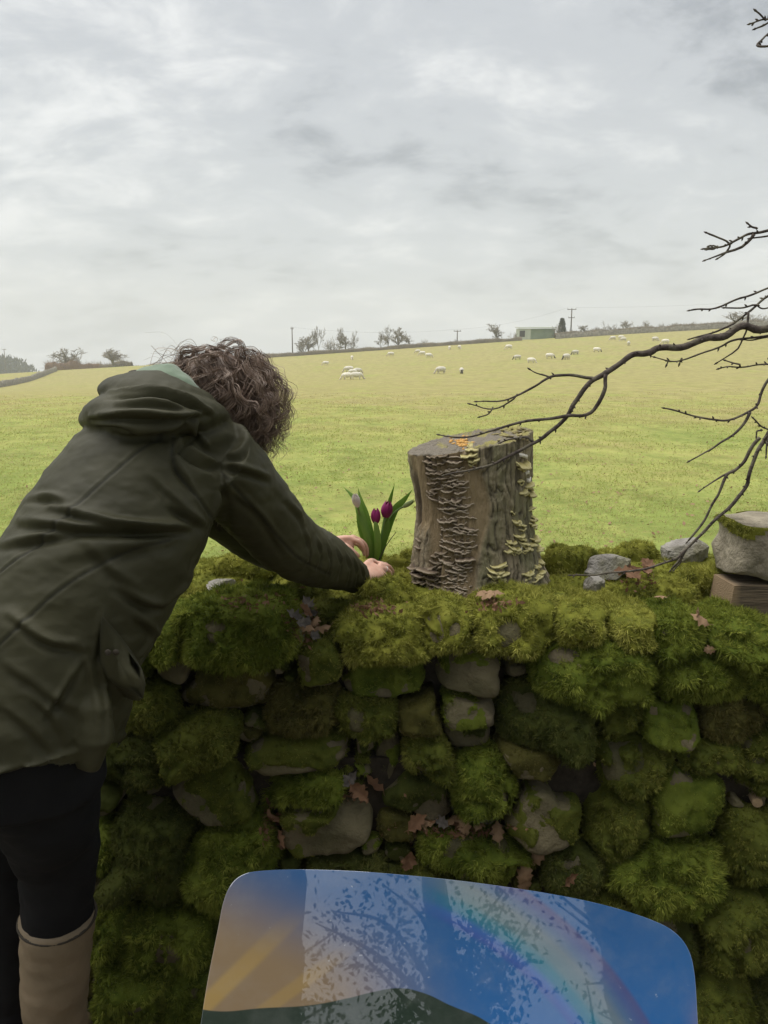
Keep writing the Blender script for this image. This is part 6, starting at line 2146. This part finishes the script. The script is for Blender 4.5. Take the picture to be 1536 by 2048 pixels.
mbw.add([[a0[0] + nn_[0], a0[1] + nn_[1], zl - 2.0], [a1[0] + nn_[0], a1[1] + nn_[1], zl - 2.0], [a1[0] + nn_[0], a1[1] + nn_[1], zl - .6], [a0[0] + nn_[0], a0[1] + nn_[1], zl - .6]], f4=[[0, 1, 2, 3]])
obj('doorway', mbw.mesh('doorway', False), m_door_shade, parent=barn)  # flat dark panel stands in for the shade inside the opening
mbw = MB()
rf = np.array([[-.25, 3, zl], [e0 - .05, -.6, zl - .15], [W + .2, -.6, zl - .15], [W + .2, 6.2, zl + .25], [.0, 8.2, zl + .25]])
mbw.add(np.vstack([rf, rf + [0, 0, .16]]), f4=[[0, 1, 6, 5], [1, 2, 7, 6], [2, 3, 8, 7], [3, 4, 9, 8], [4, 0, 5, 9]])
me = mbw.mesh('roof', False)
obj('roof', mesh_np('roof', np.vstack([rf, rf + [0, 0, .16]]), [np.array([[4, 3, 2, 1, 0], [5, 6, 7, 8, 9]]), np.array([[0, 1, 6, 5], [1, 2, 7, 6], [2, 3, 8, 7], [3, 4, 9, 8], [4, 0, 5, 9]])], smooth=False), m_tin_l, parent=barn)

# ------------------------------------------------------------------ the damp air
hz_m = bpy.data.materials.new('haze_air'); hz_m.use_nodes = True
t = hz_m.node_tree
for n_ in list(t.nodes): t.nodes.remove(n_)
pv = N(t, 'ShaderNodeVolumePrincipled', i_Density=0.0008)
pv.inputs['Color'].default_value = (0.93, 0.95, 0.97, 1)
ho = N(t, 'ShaderNodeOutputMaterial'); L(t, pv, 0, ho, 'Volume')
obj('haze', MB().box((-920, -70, -95), (920, 620, 42)).mesh('haze', False), hz_m, kind='stuff', label='thin pale haze over the far field', cat='haze')
# ------------------------------------------------------------------ dry oak leaves
def oak_leaf(seed, curl):
    g = np.random.default_rng(seed)
    s = np.linspace(0, 1, 13)
    lob = .30 * np.sin(np.pi * np.clip(s, 0, 1) ** .8) * (1 + .30 * np.cos(s * 2 * np.pi * 3.6 + 2.6))
    lob[0] = .03; lob[-1] = .02
    v = []
    for k in range(13):
        for q in (-1, -.5, 0, .5, 1):
            y_ = q * lob[k]
            z_ = curl * ((s[k] - .5) ** 2 * 1.2 + abs(q) * lob[k] * .9 * (1 + .5 * math.sin(k * 1.3 + seed)))
            v.append([s[k] - .5, y_ + .05 * math.sin(s[k] * 3 + seed), z_])
    v = np.array(v)
    f = grid_faces(5, 13, False)
    st, sq, stt = tube(np.array([[-.68, .02, .03], [-.5, .0, curl * .3], [0, 0, .0]]), [.012, .012, .006], 4)
    me = MB().add(v, f).add(v - [0, 0, .006], f[:, ::-1]).add(st, sq, stt)
    return me.mesh('fallen_leaf')


m_lf = [mat('dry_leaf_brown', (.135, .068, .036), (.21, .115, .062), scale=4, rough=.75, trans=.15), mat('dry_leaf_tan', (.25, .155, .085), (.34, .22, .13), scale=4, rough=.75, trans=.15), mat('dry_leaf_grey', (.085, .075, .066), (.15, .13, .115), scale=4, rough=.8)]
LEAF = []
for j in range(9):
    me = oak_leaf(j, (.5, -.4, .8)[j % 3]); me.materials.append(m_lf[j % 3]); LEAF.append(me)
g = np.random.default_rng(77)
FULL_BVH = WALL_BVH
def drop(px, py, size, lab, grp, kind=None, flat=.5):
    h = cast(FULL_BVH, px, py)
    if h[0] is None: return
    nrm = Vector(h[1])
    if nrm.dot(Vector(ray(px, py))) > 0: nrm = -nrm
    li = (int(g.integers(0, 3)) * 3 + kind) if kind is not None else int(g.integers(0, 9))
    o = bpy.data.objects.new('fallen_leaf', LEAF[li])
    for w_ in ('dry ', 'russet ', 'pale brown ', 'grey brown ', 'brown ', 'pale ', 'rusty '): lab = lab.replace(w_ + 'oak', 'oak').replace(w_ + 'lobed', 'lobed').replace(w_ + 'leaf', 'leaf')
    lab = ('flat ', 'arched ', 'tightly curled ')[li // 3 % 3] + ('rusty brown ', 'pale tan ', 'dull grey ')[li % 3] + lab
    COL.objects.link(o)
    n2 = (nrm + Vector((g.normal(0, .35), -.25 + g.normal(0, .35), flat + g.normal(0, .3)))).normalized()
    o.rotation_mode = 'QUATERNION'
    o.rotation_quaternion = n2.to_track_quat('Z', 'Y') @ Matrix.Rotation(g.uniform(0, 6.28), 3, 'Z').to_quaternion()
    o.location = Vector(h[0]) + nrm * .024
    size *= 1.02
    o.scale = (size, size, size)
    tag(o, lab, 'leaf', grp)


G = 'dry oak leaves caught in the wall'
for x, y in [(588, 1590), (604, 1582), (620, 1576), (640, 1572), (655, 1566), (668, 1556), (676, 1572), (690, 1566), (705, 1570), (718, 1578), (730, 1572), (742, 1580), (752, 1590), (758, 1604), (700, 1555), (735, 1562), (650, 1580), (630, 1588)]:
    drop(x, y, g.uniform(.045, .07), 'dry oak leaf heaped on the ledge above the pale square stone', G, flat=.2)
for x, y in [(548, 1575), (540, 1600), (534, 1625), (545, 1640), (530, 1650), (548, 1665), (540, 1682), (555, 1690), (528, 1610)]:
    drop(x, y, g.uniform(.045, .065), 'dry oak leaf in the upright gap beside the pale square stone', G, 0, flat=.0)
for x, y in [(828, 1648), (842, 1640), (852, 1655), (866, 1648), (884, 1655), (900, 1650), (915, 1655), (925, 1662), (958, 1658), (975, 1660), (990, 1665), (840, 1664)]:
    drop(x, y, g.uniform(.045, .065), 'dry oak leaf on the ledge above the long mossy stone', G, flat=.1)
for x, y in [(810, 1706), (820, 1702)]:
    drop(x, y, .06, 'dry oak leaf hanging below the small mossy stone', G, 0, flat=0)
for x, y in [(1062, 1720), (1045, 1742), (1052, 1755)]:
    drop(x, y, .062, 'lobed brown oak leaf stuck above the rainbow end of the board', G, 1, flat=0)
drop(1130, 1756, .045, 'narrow rusty leaf stuck in moss just above the board', G, 0, flat=0)
for x, y in [(978, 1206), (992, 1200), (968, 1200)]:
    drop(x, y, .05, 'brown oak leaf lying at the foot of the stump', G, 1)
for x, y in [(1252, 1162), (1268, 1164), (1285, 1158), (1298, 1145), (1262, 1156)]:
    drop(x, y, .06, 'russet oak leaf in the hollow beside the grey slab', G, 0)
for x, y in [(1384, 1236), (1392, 1248)]:
    drop(x, y, .05, 'pale brown lobed leaf hanging on the moss below the timber', G, 1, flat=0)
for x, y in [(1318, 1208), (1418, 1302)]:
    drop(x, y, .035, 'small pale scrap of leaf on bright moss', G, 1)
for x, y in [(590, 1228), (602, 1262), (585, 1250), (615, 1240), (632, 1256), (606, 1275), (640, 1270), (575, 1240), (622, 1222)]:
    drop(x, y, g.uniform(.04, .055), 'curled dead leaf in the dip below the sleeve', G)
for x, y in [(1200, 1530), (800, 1530)]:
    drop(x, y, .012, 'tiny pale fleck of leaf on dark moss', G, 1)
# litter in the cracks, too small to pick apart
mb = MB()
for cx, cy, sx_, sy_, n in ((680, 1580, 70, 18, 120), (540, 1640, 16, 40, 90), (910, 1658, 90, 12, 130), (605, 1250, 34, 30, 120), (985, 1208, 50, 10, 60), (1270, 1160, 40, 14, 60), (500, 1200, 60, 20, 60), (740, 1215, 40, 14, 90)):
    for k in range(n):
        h = cast(FULL_BVH, g.normal(cx, sx_ * .6), g.normal(cy, sy_ * .6))
        if h[0] is None: continue
        c = np.array(h[0]) + [0, -.016, .006]
        a = unit(g.normal(0, 1, 3)) * g.uniform(.004, .012); b_ = unit(np.cross(a, g.normal(0, 1, 3))) * g.uniform(.002, .006)
        mb.add([c - a, c - b_, c + a, c + b_], f4=[[0, 1, 2, 3]])
me = mb.mesh('leaf_litter', False)
o = obj('leaf_litter', me, m_lf[0], parent=wall, kind='stuff')
me.transform(Matrix.Translation(-Vector(wall.location)))
# leaves and bits blown over the field near the wall
mb = MB()
n = 1400
ly_ = 4.6 * (16 / 4.6) ** g.random(n); lx_ = (g.random(n) * 2 - 1) * ly_ * .55
lz_ = terrain(lx_, ly_) + .02
for x, y, z in zip(lx_, ly_, lz_):
    s_ = g.uniform(.012, .034)
    a = unit(g.normal(0, 1, 3) * [1, 1, .35]) * s_; b_ = unit(np.cross(a, [g.normal(0, .4), g.normal(0, .4), 1])) * s_ * .55
    c = np.array([x, y, z])
    mb.add([c - a, c - a * .2 - b_, c + a, c - a * .1 + b_], f4=[[0, 1, 2, 3]])
obj('field_leaves', mb.mesh('field_leaves', False), m_lf[1], kind='stuff', label='scattered brown leaves in the grass behind the wall', cat='leaves')
# leaf litter on the lane
mb = MB()
for k in range(900):
    c = np.array([g.uniform(-1.6, 1.6), g.uniform(1.2, 1.78), -.085])
    a = unit(g.normal(0, 1, 3) * [1, 1, .3]) * g.uniform(.02, .045); b_ = unit(np.cross(a, [g.normal(0, .5), g.normal(0, .5), 1])) * .02
    mb.add([c - a, c - b_, c + a, c + b_], f4=[[0, 1, 2, 3]])
obj('lane_leaves', mb.mesh('lane_leaves', False), m_lf[0], kind='stuff', label='brown leaf litter at the foot of the wall', cat='leaves')

# ------------------------------------------------------------------ trees on the lane side, mirrored in the board
m_trunk = mat('lane_tree_bark', (.05, .042, .034), (.10, .085, .065), scale=9, rough=.9, bump=1, bscale=30, bdist=.02)
m_ivy = mat('evergreen_leaf', (.022, .038, .012), (.045, .068, .022), scale=3, rough=.5, trans=.2)
def lane_tree(x, y, r, h, crown, seed, lab):
    g = np.random.default_rng(seed)
    root = thing('evergreen_tree', lab, 'tree', (x, y, -.15), 'trees along the lane')
    c = spline([[0, 0, -.1], [g.normal(0, .05), g.normal(0, .05), h * .4], [g.normal(0, .15), g.normal(0, .1), h]], 24)
    v, q, t_ = tube(c, np.linspace(r, r * .45, 24), 16)
    v[:, :2] += (.02 + .09 * (r > .4)) * np.stack([vnoise(v, 2.2, 1) + .5 * vnoise(v, 6, 3), vnoise(v, 2.2, 2)], 1)
    obj('trunk', mesh_np('trunk', v, [q, t_]), m_trunk, parent=root)
    C = MB()
    for (cz, rx, rz, n) in crown:
        nb = 26
        for k in range(nb):
            a = g.uniform(0, 6.28); rr_ = rx * g.uniform(.5, 1.05); z = cz + g.normal(0, rz * .5)
            e = np.array([math.cos(a) * rr_, math.sin(a) * rr_, z])
            s = np.array([0, 0, max(.4, z - .6)])
            cc = spline([s, (s + e) / 2 + g.normal(0, .12, 3), e], 12)
            v, q, t_ = tube(cc, np.linspace(.03, .005, 12), 5)
            obj('branch', mesh_np('branch', v, [q, t_]), m_trunk, parent=root)
            m_ = n // nb
            u = g.random(m_) ** .5
            pos = cc[(u * 11).astype(int)] + g.normal(0, .14, (m_, 3))
            vv, ff = blades(pos, g.normal(0, 1, (m_, 3)), g.uniform(.03, .085, m_), .032, .3, seed * 50 + k, jit=.3)
            C.add(vv, f3=ff)
    obj('crown', C.mesh('crown'), m_ivy, parent=root)


lane_tree(-1.18, -3.0, .74, 8, [(4.0, 1.1, 1.0, 1800), (7.6, 2.4, 1.0, 2600)], 1, 'massive old tree trunk on the lane mirrored beside the painted sun rays')
lane_tree(0.44, -3.0, .155, 8, [(4.0, 1.0, .9, 4200), (7.0, 1.6, 1.2, 1500)], 2, 'slender tree mirrored as a dark upright band in the board')
lane_tree(2.10, -3.0, .80, 8, [(4.0, 1.15, 1.0, 1800), (7.6, 2.4, 1.0, 2600)], 3, 'massive old tree trunk on the lane mirrored beyond the rainbow')
